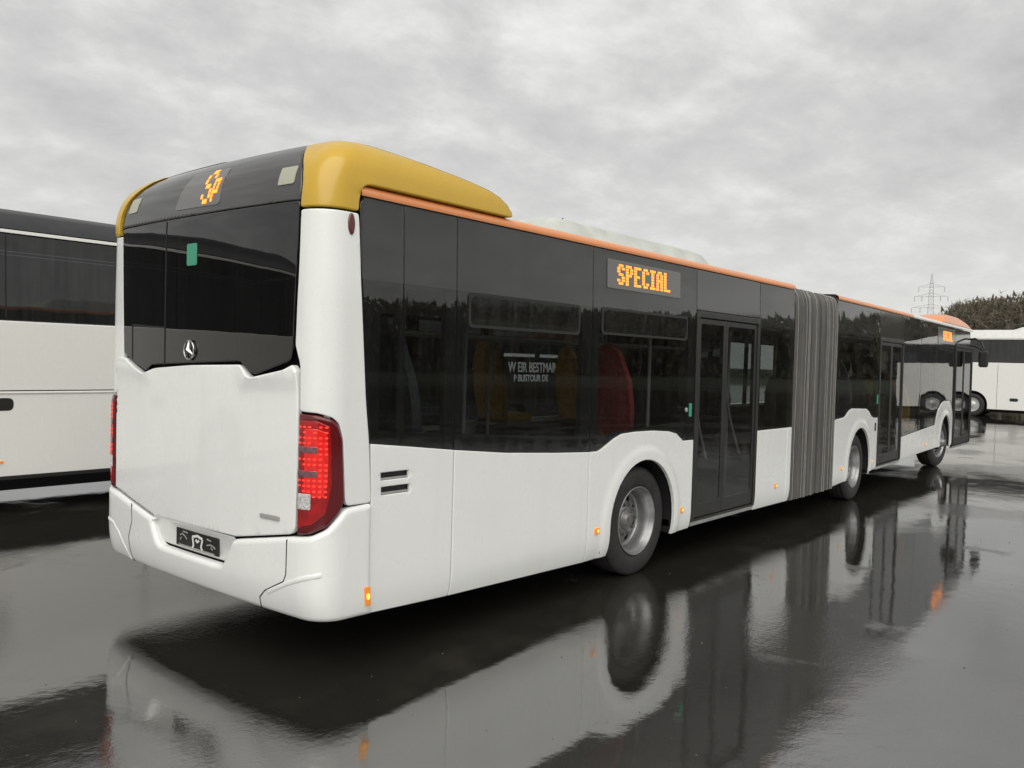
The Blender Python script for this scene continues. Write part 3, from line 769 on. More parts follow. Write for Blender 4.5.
# orange markers
def marker(x, z, w_=.062, h_=.05, Fn=F):
    a = patch(rounded(rect(x-w_/2, x+w_/2, z-h_/2, z+h_/2), .006), Fn, off=.010, thick=.01, step=.1, bev=.004, bevd=.003).build('side_marker', AMB, bus)
    patch(rounded(rect(x-.002, x+w_*.30, z-h_*.25, z+h_*.25), .004), Fn, off=.0125, thick=.003, step=.1, bev=.002, bevd=.001).build('marker_bulb', AMBC, a)
marker(2.755,.50); marker(4.155,.505); marker(6.34,.52)
vm = patch(rounded(rect(.325,.368,.395,.51), .008), off=.030, thick=.02, step=.03, bev=.004, bevd=.003).build('side_marker', AMB, bus, label='upright amber marker at the rear corner')
patch([(.347+.013*math.cos(t), .452+.02*math.sin(t)) for t in [2*math.pi*k/12 for k in range(12)]], off=.033, thick=.003, step=.1, bev=0).build('marker_bulb', AMBC, vm)
# orange edge trim and roof of the rear section
def rail(x0, x1, y0, mt, name, xf=None, n=24, top=.052, label=None):
    pf = [(.020,2.776),(.016,2.79),(.020,2.812),(.036,2.83),(.062,2.842),(.095,2.848)]
    mb = MB(); rows = [[(x0+(x1-x0)*i/n, (y if y0 == 0 else W-y), z) for (y, z) in pf] for i in range(n+1)]
    mb.grid([r if y0 else r[::-1] for r in rows][::1]); return mb.build(name, mt, bus, xf, label)
rail(.275, 6.77, 0, ORA, 'roof_edge_trim', label='orange roof edge along the rear section'); rail(.275, 6.77, 1, ORA, 'roof_edge_trim')
def roof(x0, x1, xf=None, mt=ROOFM, n=20):
    mb = MB(); rows = []
    for i in range(n+1):
        x = x0+(x1-x0)*i/n; rows.append([(x, .09+(W-.18)*j/16, 2.846+.035*math.sin(math.pi*j/16)) for j in range(17)])
    mb.grid(rows); mb.build('roof', mt, bus, xf)
roof(.28, 6.77)
def hump(name, x0, x1, y0, y1, z0, h, mt, xf=None, f0=.35, f1=.35, label=None, par=None):
    mb = MB(); rows = []
    for i in range(25):
        x = x0+(x1-x0)*i/24; a = min(1, (x-x0)/f0) if f0 else 1; b_ = min(1, (x1-x)/f1) if f1 else 1
        k = math.sin(max(0, min(a, 1))*math.pi/2)**.6*math.sin(max(0, min(b_, 1))*math.pi/2)**.6; row = []
        for j in range(17):
            t = j/16; e_ = min(t, 1-t)*2; pr_ = min(1, e_/.22); row.append((x, y0+(y1-y0)*t, z0+h*k*math.sin(pr_*math.pi/2)**.7+.02*k*e_))
        rows.append(row)
    mb.grid(rows); return mb.build(name, mt, par or bus, xf, label)
acu = hump('air_conditioning_unit', 2.55, 5.66, .42, 2.17, 2.84, .255, ACM, label='pale grey roof unit on the rear section')
fin = MB()
for x in (3.0,): fin.tube([(x, .62, 3.05), (x, .62, 3.10)], .007, 5)
fin.split('roof_bolt', FRAME, acu)

# left side of the rear section
lw_ = MB()
patch([(.30,.333)] + arch(3.43,.575,.262,.49) + [(6.765,.30),(6.765,1.17),(.30,1.17)], FL, off=0, thick=.02, step=.12, bev=0, flip=True, mb=lw_)
lw_.build('side_panel', WHITE, bus, label='white left flank of the rear section')
for x0, x1 in ((.36, 1.55), (1.56, 3.05), (3.06, 4.2), (4.21, 6.76)):
    pane([(x0,1.178),(x1,1.178),(x1,ZT),(x0,ZT)], FL, mt=LEFTGLASS, flip=True, step=.3)
lf = MB(); patch(rect(.3, 6.76, 2.25, 2.765), FL, off=-.014, thick=.03, step=.4, bev=0, flip=True, mb=lf)
for x0, x1 in ((.3,.6),(1.48,1.64),(2.98,3.14),(4.13,4.29),(6.6,6.77)): patch(rect(x0, x1, 1.17, 2.3), FL, off=-.016, thick=.04, step=.3, bev=0, flip=True, mb=lf)
lf.split('window_pillar', SEAM, bus)

# --- the rearmost door (two leaves)
def door(x0, x1, z0, z1, Fn, label, mid=None, rail_=True, gl=None, fm=None):
    mid = mid or (x0+x1)/2
    fr_ = patch(rect(x0, x1, z0, z1), Fn, off=.006, thick=.05, step=.2, bev=.005, bevd=.004, holes=[rect(x0+.055, x1-.055, z0+.02, z1-.06)]).build('door_frame', fm or FRAME, bus, label=label)
    for a, b_ in ((x0+.062, mid-.004), (mid+.004, x1-.062)):
        lf_ = patch(rect(a, b_, z0+.03, z1-.07), Fn, off=-.006, thick=.04, step=.2, bev=.004, bevd=.003, holes=[rounded(rect(a+.045, b_-.045, z0+.165, z1-.12), .03)]).build('door_leaf', fm or FRAME, fr_)
        patch(rounded(rect(a+.043, b_-.043, z0+.163, z1-.118), .03), Fn, off=-.014, thick=.006, step=.2, bev=0).build('door_glass', gl or DOORGLASS, fr_)
    hb = MB()
    for a, b_ in ((x0+.13, mid-.12), (mid+.12, x1-.13)):
        pts = []
        for k in range(13):
            t = k/12; q = Fn(a+(b_-a)*(.15+.7*t), z0+1.35-.78*t, -.10-.03*math.sin(t*math.pi)); pts.append(q)
        hb.tube(pts, .014, 6)
        q0 = Fn(a, z1-.35, -.09); q1 = Fn(a, z0+.4, -.09)
    hb.split('door_handrail', mat('handrail_grey', (.35,.35,.34), .35), fr_)
    sill = MB(); p0, p1 = Fn(x0+.04, z0-.02, 0), Fn(x1-.04, z0-.02, 0)
    patch(rect(x0+.03, x1-.02, z0-.048, z0-.006), Fn, off=-.002, thick=.05, step=.3, bev=.006, bevd=.005, mb=sill)
    sill.build('door_sill', CHRL, fr_)
    return fr_
door(4.352, 5.788, .362, 2.378, F, 'double door of the rear section with dark glass', mid=4.99)

# --- bellows
bl = MB(); ridge = MB()
NR = 30; x0b, x1b = 6.80, 8.21
def hoop(x, d, mbp):
    pf = [(d,.30),(d,.6),(d,1.2),(d,1.8),(d,2.4),(d+.006,2.60),(d+.020,2.71),(d+.06,2.785),(d+.12,2.812),(d+.3,2.82),(HW,2.825)]
    pf = pf+[(W-y, z) for y, z in pf[::-1][1:]]
    return [T2(x, y, z+(.0-d*.5 if z > 2.7 else 0)) for y, z in pf]
random.seed(3)
rows = []; xs_ = [x0b]; ws = [random.uniform(.75, 1.3) for _ in range(NR)]; tot = sum(ws); xx = x0b
for k in range(NR):
    wk = ws[k]/tot*(x1b-x0b); dk = random.choice([.0, .012, .004, .03, -.008]); gap = random.uniform(.06, .13)
    gw = random.choice([.12, .16, .20, .26])
    for u, dd in ((0, gap), (gw*.6, gap*.9), (gw, dk+.03), (gw+.08, dk+.006), (.45, dk), (.92-gw, dk+.006), (1-gw*.9, dk+.03)): rows.append(hoop(xx+wk*u, dd, bl))
    if random.random() < .5:
        c_ = xx+wk*.46; ridge.grid([hoop(c_-.006, dk-.002, None), hoop(c_-.003, dk-.010, None), hoop(c_+.003, dk-.010, None), hoop(c_+.006, dk-.002, None)][::-1])
    xx += wk
rows.append(hoop(x1b, .06, bl))
bl.grid(rows[::-1]); be = bl.build('bellows', BELL, bus, label='grey concertina bellows joining the two sections'); ridge.build('bellows_rib', BELLR, be)
fg = MB()
for xa, xb in ((6.772, 6.80), (8.21, 8.245)):
    fg.grid([hoop(xb, .006, None), hoop(xa, .006, None)]); 
fg.split('bellows_end_frame', BELL, bus)
bf = MB(); bf.box(6.78, 8.3, .12, 2.45, .26, .46); bf.box(8.246, 8.252, .05, W-.05, 2.45, 2.842); bf.box(8.225, 8.40, .03, .24, .40, 2.74); bf.box(8.225, 8.40, W-.24, W-.03, .40, 2.74); bf.box(6.72, 6.795, .03, .24, .40, 2.74); bf.box(6.72, 6.795, W-.24, W-.03, .40, 2.74); bf.box(6.78, 8.3, .18, .22, .46, 2.7); bf.box(6.78, 8.3, W-.20, W-.16, .46, 2.7); bf.split('joint_wall', SEAM, bus, T2)

# --- front section
def archF(cx, r, z0, zc_): return arch(cx, r, z0, zc_)
sp2 = lambda *a, **k: side_panel(*a, Fn=F2, **k)
pF = [(8.255,.305)] + archF(9.42,.55,.33,.49) + [(9.97,.372),(10.322,.385),(10.322,1.152),(10.12,1.156),(9.98,1.185),(9.84,1.262),(9.70,1.302),(9.0,1.325),(8.86,1.302),(8.66,1.215),(8.255,1.196)]
pF[1] = (8.87,.335)
sp2(pF, bump=brow(9.42,.49,.55,.68,.012,1.2), step=.035, r=0, label='white panel with the middle wheel arch')
sp2([(11.77,.405),(14.335,.43),(14.335,.865),(11.77,.775)], label='low white panel below the long front window')
pH = [(14.345,.43)] + archF(15.28,.50,.43,.52) + [(15.78,.40),(15.955,.40),(15.955,.95),(15.90,1.08),(15.78,1.21),(15.60,1.30),(15.1,1.305),(14.85,1.27),(14.58,1.16),(14.42,1.02),(14.345,.90)]
sp2(pH, bump=brow(15.28,.5,.5,.62,.012,1.2), step=.04, r=0, label='white hoop panel around the front wheel')
sp2([(17.62,.34),(18.9,.34),(18.9,.95),(17.62,.98)], label='white front corner below the windscreen')
pn2 = lambda *a, **k: pane(*a, Fn=F2, **k)
pn2([(8.255,1.203),(8.66,1.222),(8.86,1.309),(9.0,1.332),(9.70,1.309),(9.84,1.269),(9.98,1.192),(10.12,1.163),(10.322,1.159),(10.322,ZT),(8.255,ZT)], r=0)
pn2(rect(10.33,11.755,2.375,ZT), mt=BLK, name='upper_panel')
pn2([(11.765,.782),(13.0,.826),(13.0,ZT),(11.765,ZT)], r=0)
pn2([(13.008,.826),(14.335,.872),(14.40,1.02),(14.56,1.17),(14.84,1.279),(15.1,1.312),(15.60,1.308),(15.80,1.215),(15.92,1.08),(15.965,.95),(15.965,ZT),(13.008,ZT)], r=0)
pn2(rect(15.975,17.60,2.44,ZT), mt=BLK, name='upper_panel')
pn2([(17.62,1.0),(17.95,.99),(17.95,ZT),(17.62,ZT)])
f2 = MB()
for a, b_ in ((8.26,10.32),(11.77,15.96)): patch(rect(a, b_, 2.34, 2.80), F2, off=-.014, thick=.03, step=.4, bev=0, mb=f2)
f2.split('cantrail', bpy.data.materials['cantrail_grey'], bus)
f3 = MB()
for a, b_, c_ in ((8.26,8.33,1.2),(10.2,10.32,1.2),(11.77,11.86,.8),(12.96,13.05,.83),(14.25,14.4,.9),(15.85,15.96,1.1)): patch(rect(a, b_, c_, 2.35), F2, off=-.016, thick=.04, step=.4, bev=0, mb=f3)
f3.split('window_pillar', SEAM, bus)
door(10.33, 11.76, .41, 2.368, F2, 'double door of the front section')
# front door slightly proud with open-looking black leaves
def F2d(s, z, off=0): return F2(s, z, off+.02+.035*(s-15.98)/1.6)
door(15.985, 17.60, .36, 2.44, F2d, 'black front door standing slightly proud of the side', gl=DARKGLASS, fm=BLACK)
marker(8.60,.53, Fn=F2); marker(10.06,.52, Fn=F2); marker(13.6,.55, Fn=F2)
patch(rounded(rect(10.16,10.22,.96,1.08), .006), F2, off=.006, thick=.006, step=.1, bev=0).build('door_button_plate', FRAME, bus)
patch(rounded(rect(10.235,10.28,1.36,1.50), .006), F2, off=.006, thick=.006, step=.1, bev=0).build('door_button_plate', GREEN, bus)
sd2 = patch(rounded(rect(14.35,15.93,2.42,2.72), .02), F2, off=.004, thick=.005, step=.2, bev=.003, bevd=.001).build('destination_display', DISP, bus, label='small side display near the front glowing orange')
led_text('SPECIAL', 14.78, 2.665, .0226, .026, F2, .0065, sd2, .8)
rail(8.255, 12.4, 0, ORA, 'roof_edge_trim', T2, label='orange roof edge on the front section'); rail(12.402, 17.9, 0, WHITE, 'roof_edge_trim', T2); rail(8.255, 17.9, 1, WHITE, 'roof_edge_trim', T2)
roof(8.255, 17.85, T2)
hump('roof_fairing', 14.9, 18.0, .05, .62, 2.845, .17, ORA, T2, f0=.7, f1=1.6, label='orange fairing on the right front roof corner')
hump('roof_fairing', 14.9, 18.0, 1.97, 2.54, 2.845, .17, ORA, T2, f0=.7, f1=1.6, label='orange fairing on the left front roof corner')
npil = MB(); npil.box(17.84, 17.95, 2.25, 2.56, .4, 2.75); npil.box(15.9, 15.94, 1.45, 2.5, .5, 2.3); npil.split('cab_partition', SEAM, bus, T2)
hump('roof_unit', 9.0, 11.4, .45, 2.1, 2.84, .10, ACM, T2)
# nose, windscreen, left flank
ns = MB(); patch(rect(17.955, 18.0-.35+.35*math.pi/2+W-.7+.3, .98, ZT), F2, off=0, thick=.02, step=.2, bev=0, mb=ns); ns.build('windscreen', DARKGLASS, bus)
nb_ = MB(); patch(rect(18.905, 18.0-.35+.35*math.pi/2+W-.7+.3, .34, .97), F2, off=0, thick=.02, step=.2, bev=0, mb=nb_); nb_.build('front_bumper', WHITE, bus)
l2 = MB(); patch([(8.345,.305)] + archF(9.42,.55,.33,.49) + archF(15.28,.50,.38,.52) + [(17.85,.34),(17.85,1.2),(8.345,1.2)], FL2, off=0, thick=.02, step=.2, bev=0, flip=True, mb=l2)
l2.build('side_panel', WHITE, bus, label='white left flank of the front section')
for a, b_ in ((8.36,9.9),(9.91,11.4),(11.41,12.9),(12.91,14.4),(14.41,15.9),(15.91,17.8)):
    pane([(a,1.21),(b_,1.21),(b_,ZT),(a,ZT)], FL2, mt=LEFTGLASS, flip=True, step=.4)
l3 = MB(); patch(rect(8.36, 17.8, 2.28, 2.765), FL2, off=-.014, thick=.03, step=.5, bev=0, flip=True, mb=l3)
for x_ in (8.36, 9.85, 11.35, 12.85, 14.35, 15.85, 17.6): patch(rect(x_, x_+.12, 1.2, 2.3), FL2, off=-.016, thick=.03, step=.5, bev=0, flip=True, mb=l3)
l3.split('window_pillar', SEAM, bus)

# mirror at the front door
mr_ = MB(); mr_.tube([T2(17.75, .10, 2.60), T2(17.6, -.08, 2.62), T2(17.48, -.22, 2.55), T2(17.45, -.28, 2.40)], .02, 6)
mr_.tube([T2(17.78, .10, 2.47), T2(17.6, -.08, 2.46), T2(17.46, -.26, 2.36)], .016, 6)
mi = mr_.build('mirror_arm', BLACK, bus)
mh = MB(); q = T2(17.45, -.28, 2.13); mh.box(q[0]-.05, q[0]+.06, q[1]-.09, q[1]+.09, q[2]-.13, q[2]+.22, .03); mh.build('wing_mirror', BLACK, mi)

# --- understructure and interior
ub = MB()
for a, b_ in ((.18, 2.83), (4.03, 6.75)): ub.box(a, b_, .06, W-.06, .36, .42)
ub.box(2.83, 4.03, .62, W-.62, .36, .42)
for (cx) in (3.43,):
    for ys in (0, 1):
        A = arch(cx, .60, .3, .49)
        for (p0, p1) in zip(A, A[1:]):
            y0_, y1_ = (.015, .62) if ys == 0 else (W-.62, W-.015)
            ub.add([(p0[0], y0_, p0[1]), (p1[0], y0_, p1[1]), (p1[0], y1_, p1[1]), (p0[0], y1_, p0[1])], [(0,1,2,3)])
        yy = .62 if ys == 0 else W-.62
        ub.add([(a, yy, b_) for a, b_ in A], [tuple(range(len(A)))])
ub.box(.05, 1.9, .08, W-.08, .6, 1.25); ub.box(1.9, 2.82, .08, W-.08, .42, 1.1)
ub.build('chassis', SEAM, bus)
ub = MB()
for a, b_ in ((8.35, 8.86), (9.99, 14.75), (15.82, 17.7)): ub.box(a, b_, .06, W-.06, .40, .45)
for cx, r_, zc_ in ((9.42,.58,.49), (15.28,.53,.52)):
    ub.box(cx-r_, cx+r_, .62, W-.62, .40, .46)
    for ys in (0, 1):
        A = arch(cx, r_, .38, zc_)
        for (p0, p1) in zip(A, A[1:]):
            y0_, y1_ = (.015, .62) if ys == 0 else (W-.62, W-.015)
            ub.add([(p0[0], y0_, p0[1]), (p1[0], y0_, p1[1]), (p1[0], y1_, p1[1]), (p0[0], y1_, p0[1])], [(0,1,2,3)])
        yy = .62 if ys == 0 else W-.62
        ub.add([(a, yy, b_) for a, b_ in A], [tuple(range(len(A)))])
ub.build('chassis', SEAM, bus, T2)
ce = MB(); ce.box(.35, 6.75, .08, W-.08, 2.28, 2.33)
ce.box(.5, 6.7, 1.0, 1.55, 2.24, 2.28); ce.split('ceiling', mat('ceiling_grey', (.22,.22,.22), .6), bus)
ce = MB(); ce.box(8.35, 17.6, .08, W-.08, 2.30, 2.35); ce.split('ceiling', bpy.data.materials['ceiling_grey'], bus, T2)
bw = MB(); bw.box(.08, .12, .12, W-.12, 1.25, 2.7); bw.box(.12, .45, .1, W-.1, 1.7, 2.28); bw.split('rear_bulkhead', SEAM, bus)
inn_ = MB(); inn_.box(.44, 6.7, .07, .10, .45, 1.10); inn_.box(.44, 6.7, W-.10, W-.07, .45, 1.12)
inn_.v = [v for v in inn_.v]; 
lin = MB()
for a, b_ in ((.44, 2.8), (5.82, 6.7)): lin.box(a, b_, .06, .09, .45, 1.12)
lin.box(4.06, 4.34, .06, .09, .45, 1.10)
lin.box(.44, 2.8, W-.09, W-.06, .45, 1.12); lin.box(4.06, 6.7, W-.09, W-.06, .45, 1.12); lin.split('interior_lining', DGREY, bus)
lin = MB(); lin.box(8.4, 8.8, .06, .09, .45, 1.15); lin.box(11.8, 14.7, .06, .09, .45, .76); lin.box(8.4, 8.8, W-.09, W-.06, .45, 1.15); lin.box(10.0, 14.7, W-.09, W-.06, .45, 1.15)
lin.split('interior_lining', DGREY, bus, T2)

def seat(x, y, z, fab, xf=None, lab=None):
    """bus seat facing forward: shell back, rounded padded top, cushion"""
    def outline(w_, h_, n=10):
        o = [(-w_/2*.86, 0), (w_/2*.86, 0), (w_/2, h_*.35), (w_/2*.95, h_*.6)]
        for k in range(n+1):
            t = math.pi*k/n; o.append((w_*.33*math.cos(t)*(1 if abs(math.cos(t)) < .98 else 1.1), h_*.78+h_*.22*math.sin(t)))
        o += [(-w_/2*.95, h_*.6), (-w_/2, h_*.35)]; return o
    sh = MB(); O = outline(.44, .86); n = len(O)
    def P(u, v, d): return (x+.10-(v*.16)+d, y+u, z+.40+v)
    A = [P(u, v, -.03) for u, v in O]; B = [P(u*.94, v*.985, -.055) for u, v in O]; Cc = [P(u, v, 0) for u, v in O]
    sh.add(A+B, [(i, (i+1) % n, n+(i+1) % n, n+i) for i in range(n)], True); sh.add(B, [tuple(range(n))[::-1]])
    sh.add(A+Cc, [(i, n+i, n+(i+1) % n, (i+1) % n) for i in range(n)], True)
    s_ = sh.build('seat', fab, bus, xf, label=lab)
    pd = MB(); O2 = outline(.41, .83); A = [P(u, v, 0) for u, v in O2]; B = [P(u*.9, v*.97+.01, .05) for u, v in O2]
    pd.add(A+B, [(i, n+i, n+(i+1) % n, (i+1) % n) for i in range(n)], True); pd.add(B, [tuple(range(n))])
    pd.box(x+.10, x+.52, y-.21, y+.21, z+.36, z+.46, .03)
    # fabric wraps over the head of the backrest
    hd = [(u, v) for u, v in outline(.445, .865) if v > .46]
    A = [P(u, v, -.062) for u, v in hd]; B = [P(u*1.01, v*1.004, .0) for u, v in hd]; k_ = len(hd)
    pd.add(A, [tuple(range(k_))[::-1]]); pd.add(A+B, [(i, i+1, k_+i+1, k_+i) for i in range(k_-1)], True)
    pd.build('seat_cover', fab, s_, xf)
    lg = MB(); lg.box(x+.2, x+.3, y-.05, y+.05, z-.1, z+.38); lg.build('seat_leg', DGREY, s_, xf)
for x_, y_, z_, fb in ((.85,.37,.80,SEATB),(.85,.82,.80,SEATB),(.85,1.79,.80,SEATB),(.85,2.22,.80,SEATB),(3.48,.38,.76,SEATR),(3.90,2.22,.82,SEATY),(5.36,2.20,.78,SEATY),(2.55,2.22,.84,SEATB)):
    seat(x_, y_, z_, fb)
for x_, fb in ((6.2, SEATB),):
    for y_ in (1.80, 2.24): seat(x_, y_, .42, fb)
for x_, fb in ((8.7, SEATB), (9.4, SEATB), (12.1, SEATB), (12.9, SEATY), (13.7, SEATB)):
    for y_ in (.36, .80, 2.24): seat(x_, y_, .75 if x_ < 10 else .45, fb, T2)
hr = MB()
for x_, y_ in ((4.25,.45),(5.88,.45),(4.9,1.4),(2.2,.98),(3.2,1.6),(6.3,.6)): hr.tube([(x_, y_, .45), (x_, y_, 2.28)], .017, 8)
hr.tube([(1.2,.98,2.05),(6.6,.98,2.05)], .016, 6); hr.tube([(1.2,1.6,2.05),(6.6,1.6,2.05)], .016, 6)
hr.split('grab_rail', bpy.data.materials['handrail_grey'], bus)
fl_ = MB(); fl_.box(1.2, 2.8, .1, W-.1, .80, .84); fl_.box(4.05, 6.74, .1, W-.1, .43, .46); fl_.split('floor', DGREY, bus)
fl_ = MB(); fl_.box(9.99, 17.6, .1, W-.1, .46, .49); fl_.split('floor', DGREY, bus, T2)

# --- wheels
def wheel(x, yo, side, label, steer=0, dish=True, xf=None):
    ax = Vector((0, -1 if side == 0 else 1, 0)); sg = ax.y
    if steer: ax = Matrix.Rotation(steer, 3, 'Z') @ ax
    c = Vector((x, yo, .4785))
    if xf: c = Vector(xf(*c)); ax = (Vector(xf(x, yo+sg, .4785))-c).normalized() if not steer else Matrix.Rotation(steer, 3, 'Z') @ (Vector(xf(x, yo+sg, .4785))-c).normalized()
    if steer:
        piv = Vector(xf(x, .35, .4785)) if xf else Vector((x, .35, .4785)); c = piv + ax*.24
    t_ = MB()
    pf = [(.285,-.26),(.295,-.03),(.305,-.004),(.330,.004),(.36,.012),(.40,.012),(.432,.006),(.452,-.004),(.466,-.016),(.4745,-.03)]
    for q in (-.055, -.115, -.175, -.235): pf += [(.4785, q+.013), (.4785, q-.002), (.470, q-.005), (.470, q-.013)] if q > -.23 else [(.4745, -.24), (.452, -.266), (.40, -.275), (.30, -.27)]
    t_.lathe(pf, c, ax, 72)
    ty = t_.build('wheel', RUB, bus, label=label)
    rm = MB()
    if dish: pr_ = [(.300,-.012),(.303,.004),(.297,.008),(.289,.0),(.284,-.022),(.270,-.034),(.258,-.05),(.250,-.10),(.246,-.135),(.238,-.148),(.228,-.152)]; dz = -.152
    else: pr_ = [(.300,-.012),(.303,.004),(.297,.008),(.289,.0),(.284,-.022),(.270,-.03),(.258,-.035),(.245,-.03),(.235,-.02),(.228,-.012)]; dz = -.012
    rm.lathe(pr_, c, ax, 64); rm.build('rim', STEEL, ty)
    # disc with hand holes
    dm = MB(); a_ = Vector((0,0,1)); b_ = ax.cross(a_).normalized()
    def FD(u, v, off=0):
        r_ = math.hypot(u, v); dd = dz+off+ (.045 if dish else .05)*max(0, (.20-r_)/.10 if r_ > .10 else 1)*(1 if r_ < .2 else 0)
        return tuple(c+ax*dd+a_*v+b_*(-u if True else u))
    hol = []
    for k in range(8):
        t = 2*math.pi*(k+.5)/8; cx_, cy_ = .188*math.cos(t), .188*math.sin(t)
        hol.append([(cx_+.030*math.cos(w_)*math.cos(t)-.036*math.sin(w_)*math.sin(t), cy_+.030*math.cos(w_)*math.sin(t)+.036*math.sin(w_)*math.cos(t)) for w_ in [2*math.pi*j/12 for j in range(12)]])
    circ = [(.229*math.cos(2*math.pi*j/48), .229*math.sin(2*math.pi*j/48)) for j in range(48)]
    inner = [(.095*math.cos(2*math.pi*j/24), .095*math.sin(2*math.pi*j/24)) for j in range(24)]
    patch(circ, FD, off=0, thick=.012, step=.025, bev=0, holes=hol+[inner], mb=dm, flip=False); dm.build('wheel_disc', STEEL, ty)
    hb_ = MB(); z0 = dz+.045
    if dish: hb_.lathe([(.099,z0-.03),(.099,z0+.0),(.092,z0+.012),(.060,z0+.018),(.055,z0+.035),(.045,z0+.04),(.0,z0+.04)], c, ax, 32)
    else: hb_.lathe([(.099,z0-.03),(.099,z0+.015),(.088,z0+.035),(.070,z0+.045),(.066,z0+.09),(.05,z0+.10),(.0,z0+.10)], c, ax, 32)
    for k in range(10):
        t = 2*math.pi*k/10; p = c+a_*.135*math.sin(t)+b_*.135*math.cos(t)+ax*(dz+.028); hb_.tube([p, p+ax*.034], .016, 6, smooth=False)
    hb_.build('hub', STEELD, ty)
    bk = MB(); bk.lathe([(.0,-.20),(.284,-.20)], c, ax, 32); bk.build('brake_backing', SEAM, ty)
wheel(3.49, .075, 0, 'right rear wheel'); wheel(3.43, W-.075, 1, 'left rear wheel')
wheel(9.42, .075, 0, 'right middle wheel', xf=T2); wheel(9.42, W-.075, 1, 'left middle wheel', xf=T2)
wheel(15.30, .10, 0, 'right front wheel, turned', steer=R(-9), dish=False, xf=T2); wheel(15.30, W-.10, 1, 'left front wheel', dish=False, xf=T2)

# ------------------------------------------------------------------ parked coaches
def coach(loc, rz, length, H, zw0, zw1, zb, axles, body, roofm, label, seam=True, wheel_r=.5, ac=True, handles=(), doors=(), details=True, white_line=True):
    """local frame: nose towards +x, right side on y = 0 facing -y, body 2.5 m wide"""
    t = empty('coach', loc, rz); tag(t, label, 'coach', 'coaches parked in the yard')
    D = 2.5
    def SF(flipy):
        def f(s, z, off=0):
            ins = -off + (0 if z < zw0 else (z-zw0)*.05)
            y = ins if not flipy else D-ins
            return (s, y, z)
        return f
    Fr, Fl_ = SF(False), SF(True)
    for fn, fl in ((Fr, False), (Fl_, True)):
        A = [(.15, zb)]
        for ax_ in axles: A += arch(ax_, .60, zb, .52, 14)
        A += [(length-.15, zb), (length-.1, zw0), (.1, zw0)]
        patch(A, fn, off=0, thick=.03, step=.3, bev=.01, bevd=.006, flip=fl).build('side_wall', body, t)
        patch(rect(.12, length-.15, zw0+.01, zw1), fn, off=-.004, thick=.02, step=.5, bev=.004, bevd=.003, flip=fl).build('side_window', COACHG, t)
        patch([(.2, zw1+.012), (length-.5, zw1+.012), (length-.5, zw1+.048), (.2, zw1+.048)] if white_line else rect(.2, length-.4, zw1+.01, zw1+.05), fn, off=.004, thick=.02, step=.6, bev=.004, bevd=.003, flip=fl).build('window_top_trim', body, t)
    d = MB()
    if details:
        for ax_ in np.arange(1.4, length-1, 1.55): patch(rect(ax_, ax_+.012, zw0+.02, zw1-.01), Fr, off=.0, thick=.004, step=.5, bev=0, mb=d)
        for xx_ in handles[0:0]: pass
        for xx_ in doors: patch(rect(xx_, xx_+.012, zb+.03, zw0-.06), Fr, off=.002, thick=.004, step=.5, bev=0, mb=d)
        d.split('panel_gap', SEAM, t)
    if seam:
        q = MB(); q.add([], [])
        patch(rect(.2, length-.2, zw0-.80, zw0-.775), Fr, off=.012, thick=.012, step=.6, bev=.008, bevd=.006, mb=q); q.build('rub_rail', body, t)
        q = MB(); patch(rect(.2, length-.2, zw0-.772, zw0-.760), Fr, off=.002, thick=.003, step=.6, bev=0, mb=q); q.build('rub_rail_shadow_gap', SEAM, t)
    for hx, hz_ in handles:
        h_ = patch(rounded(rect(hx-.16, hx+.16, hz_-.07, hz_+.07), .06, 5), Fr, off=.004, thick=.006, step=.1, bev=.004, bevd=.003).build('hatch_handle', BLACK, t)
    # roof
    rf = MB(); rows = []
    zt = zw1+.06
    for i in range(31):
        x = .12+(length-.3)*i/30; k = min(1, (i+.6)/3, (30-i+.6)/4); row = []
        ins = (zt-zw0)*.05
        for j in range(17):
            u = j/16; e_ = min(u, 1-u)*2; row.append((x, ins+(D-2*ins)*u, zt+(H-zt)*k*math.sin(min(1, e_/.28)*math.pi/2)**.75))
        rows.append(row)
    rf.grid(rows); rf.build('roof', roofm, t)
    if ac:
        a_ = MB(); rows = []
        for i in range(13):
            x = length*.30+2.6*i/12; k = min(1, i/2, (12-i)/2)
            rows.append([(x, .45+1.6*j/8, H-.03+.16*k*(1 if 0 < j < 8 else 0)) for j in range(9)])
        a_.grid(rows); a_.build('air_conditioning_unit', roofm, t)
    # ends
    en = MB()
    for xe, sg in ((.12, -1), (length-.12, 1)):
        cols = []
        for j in range(13):
            u = j/12; y = .03+(D-.06)*u; bx = .10*(1-(2*u-1)**4)
            cols.append([(xe+sg*(bx+(.0 if z_ < zw0 else -(z_-zw0)*.12)), y, z_) for z_ in (zb, zb+.4, zw0)])
        en.grid(cols if sg > 0 else cols[::-1])
    en.build('end_wall', body, t)
    eg = MB()
    for xe, sg in ((.12, -1), (length-.12, 1)):
        cols = []
        for j in range(13):
            u = j/12; y = .03+(D-.06)*u; bx = .10*(1-(2*u-1)**4)
            cols.append([(xe+sg*(bx-(z_-zw0)*.12), min(max(y, (z_-zw0)*.05+.03), D-.03-(z_-zw0)*.05), z_) for z_ in (zw0+.005, (zw0+zw1)/2, zw1+.06)])
        eg.grid(cols if sg > 0 else cols[::-1])
    eg.build('end_window', COACHG, t)
    un = MB(); px_ = .2
    for ax_ in list(axles)+[None]:
        x2 = (ax_-.62) if ax_ else length-.2
        if x2 > px_: un.box(px_, x2, .04, D-.04, zb+.02, zw0-.05)
        px_ = (ax_+.62) if ax_ else 0
    un.box(.2, length-.2, .45, D-.45, .20, zw0-.05); un.build('luggage_hold', SEAM, t)
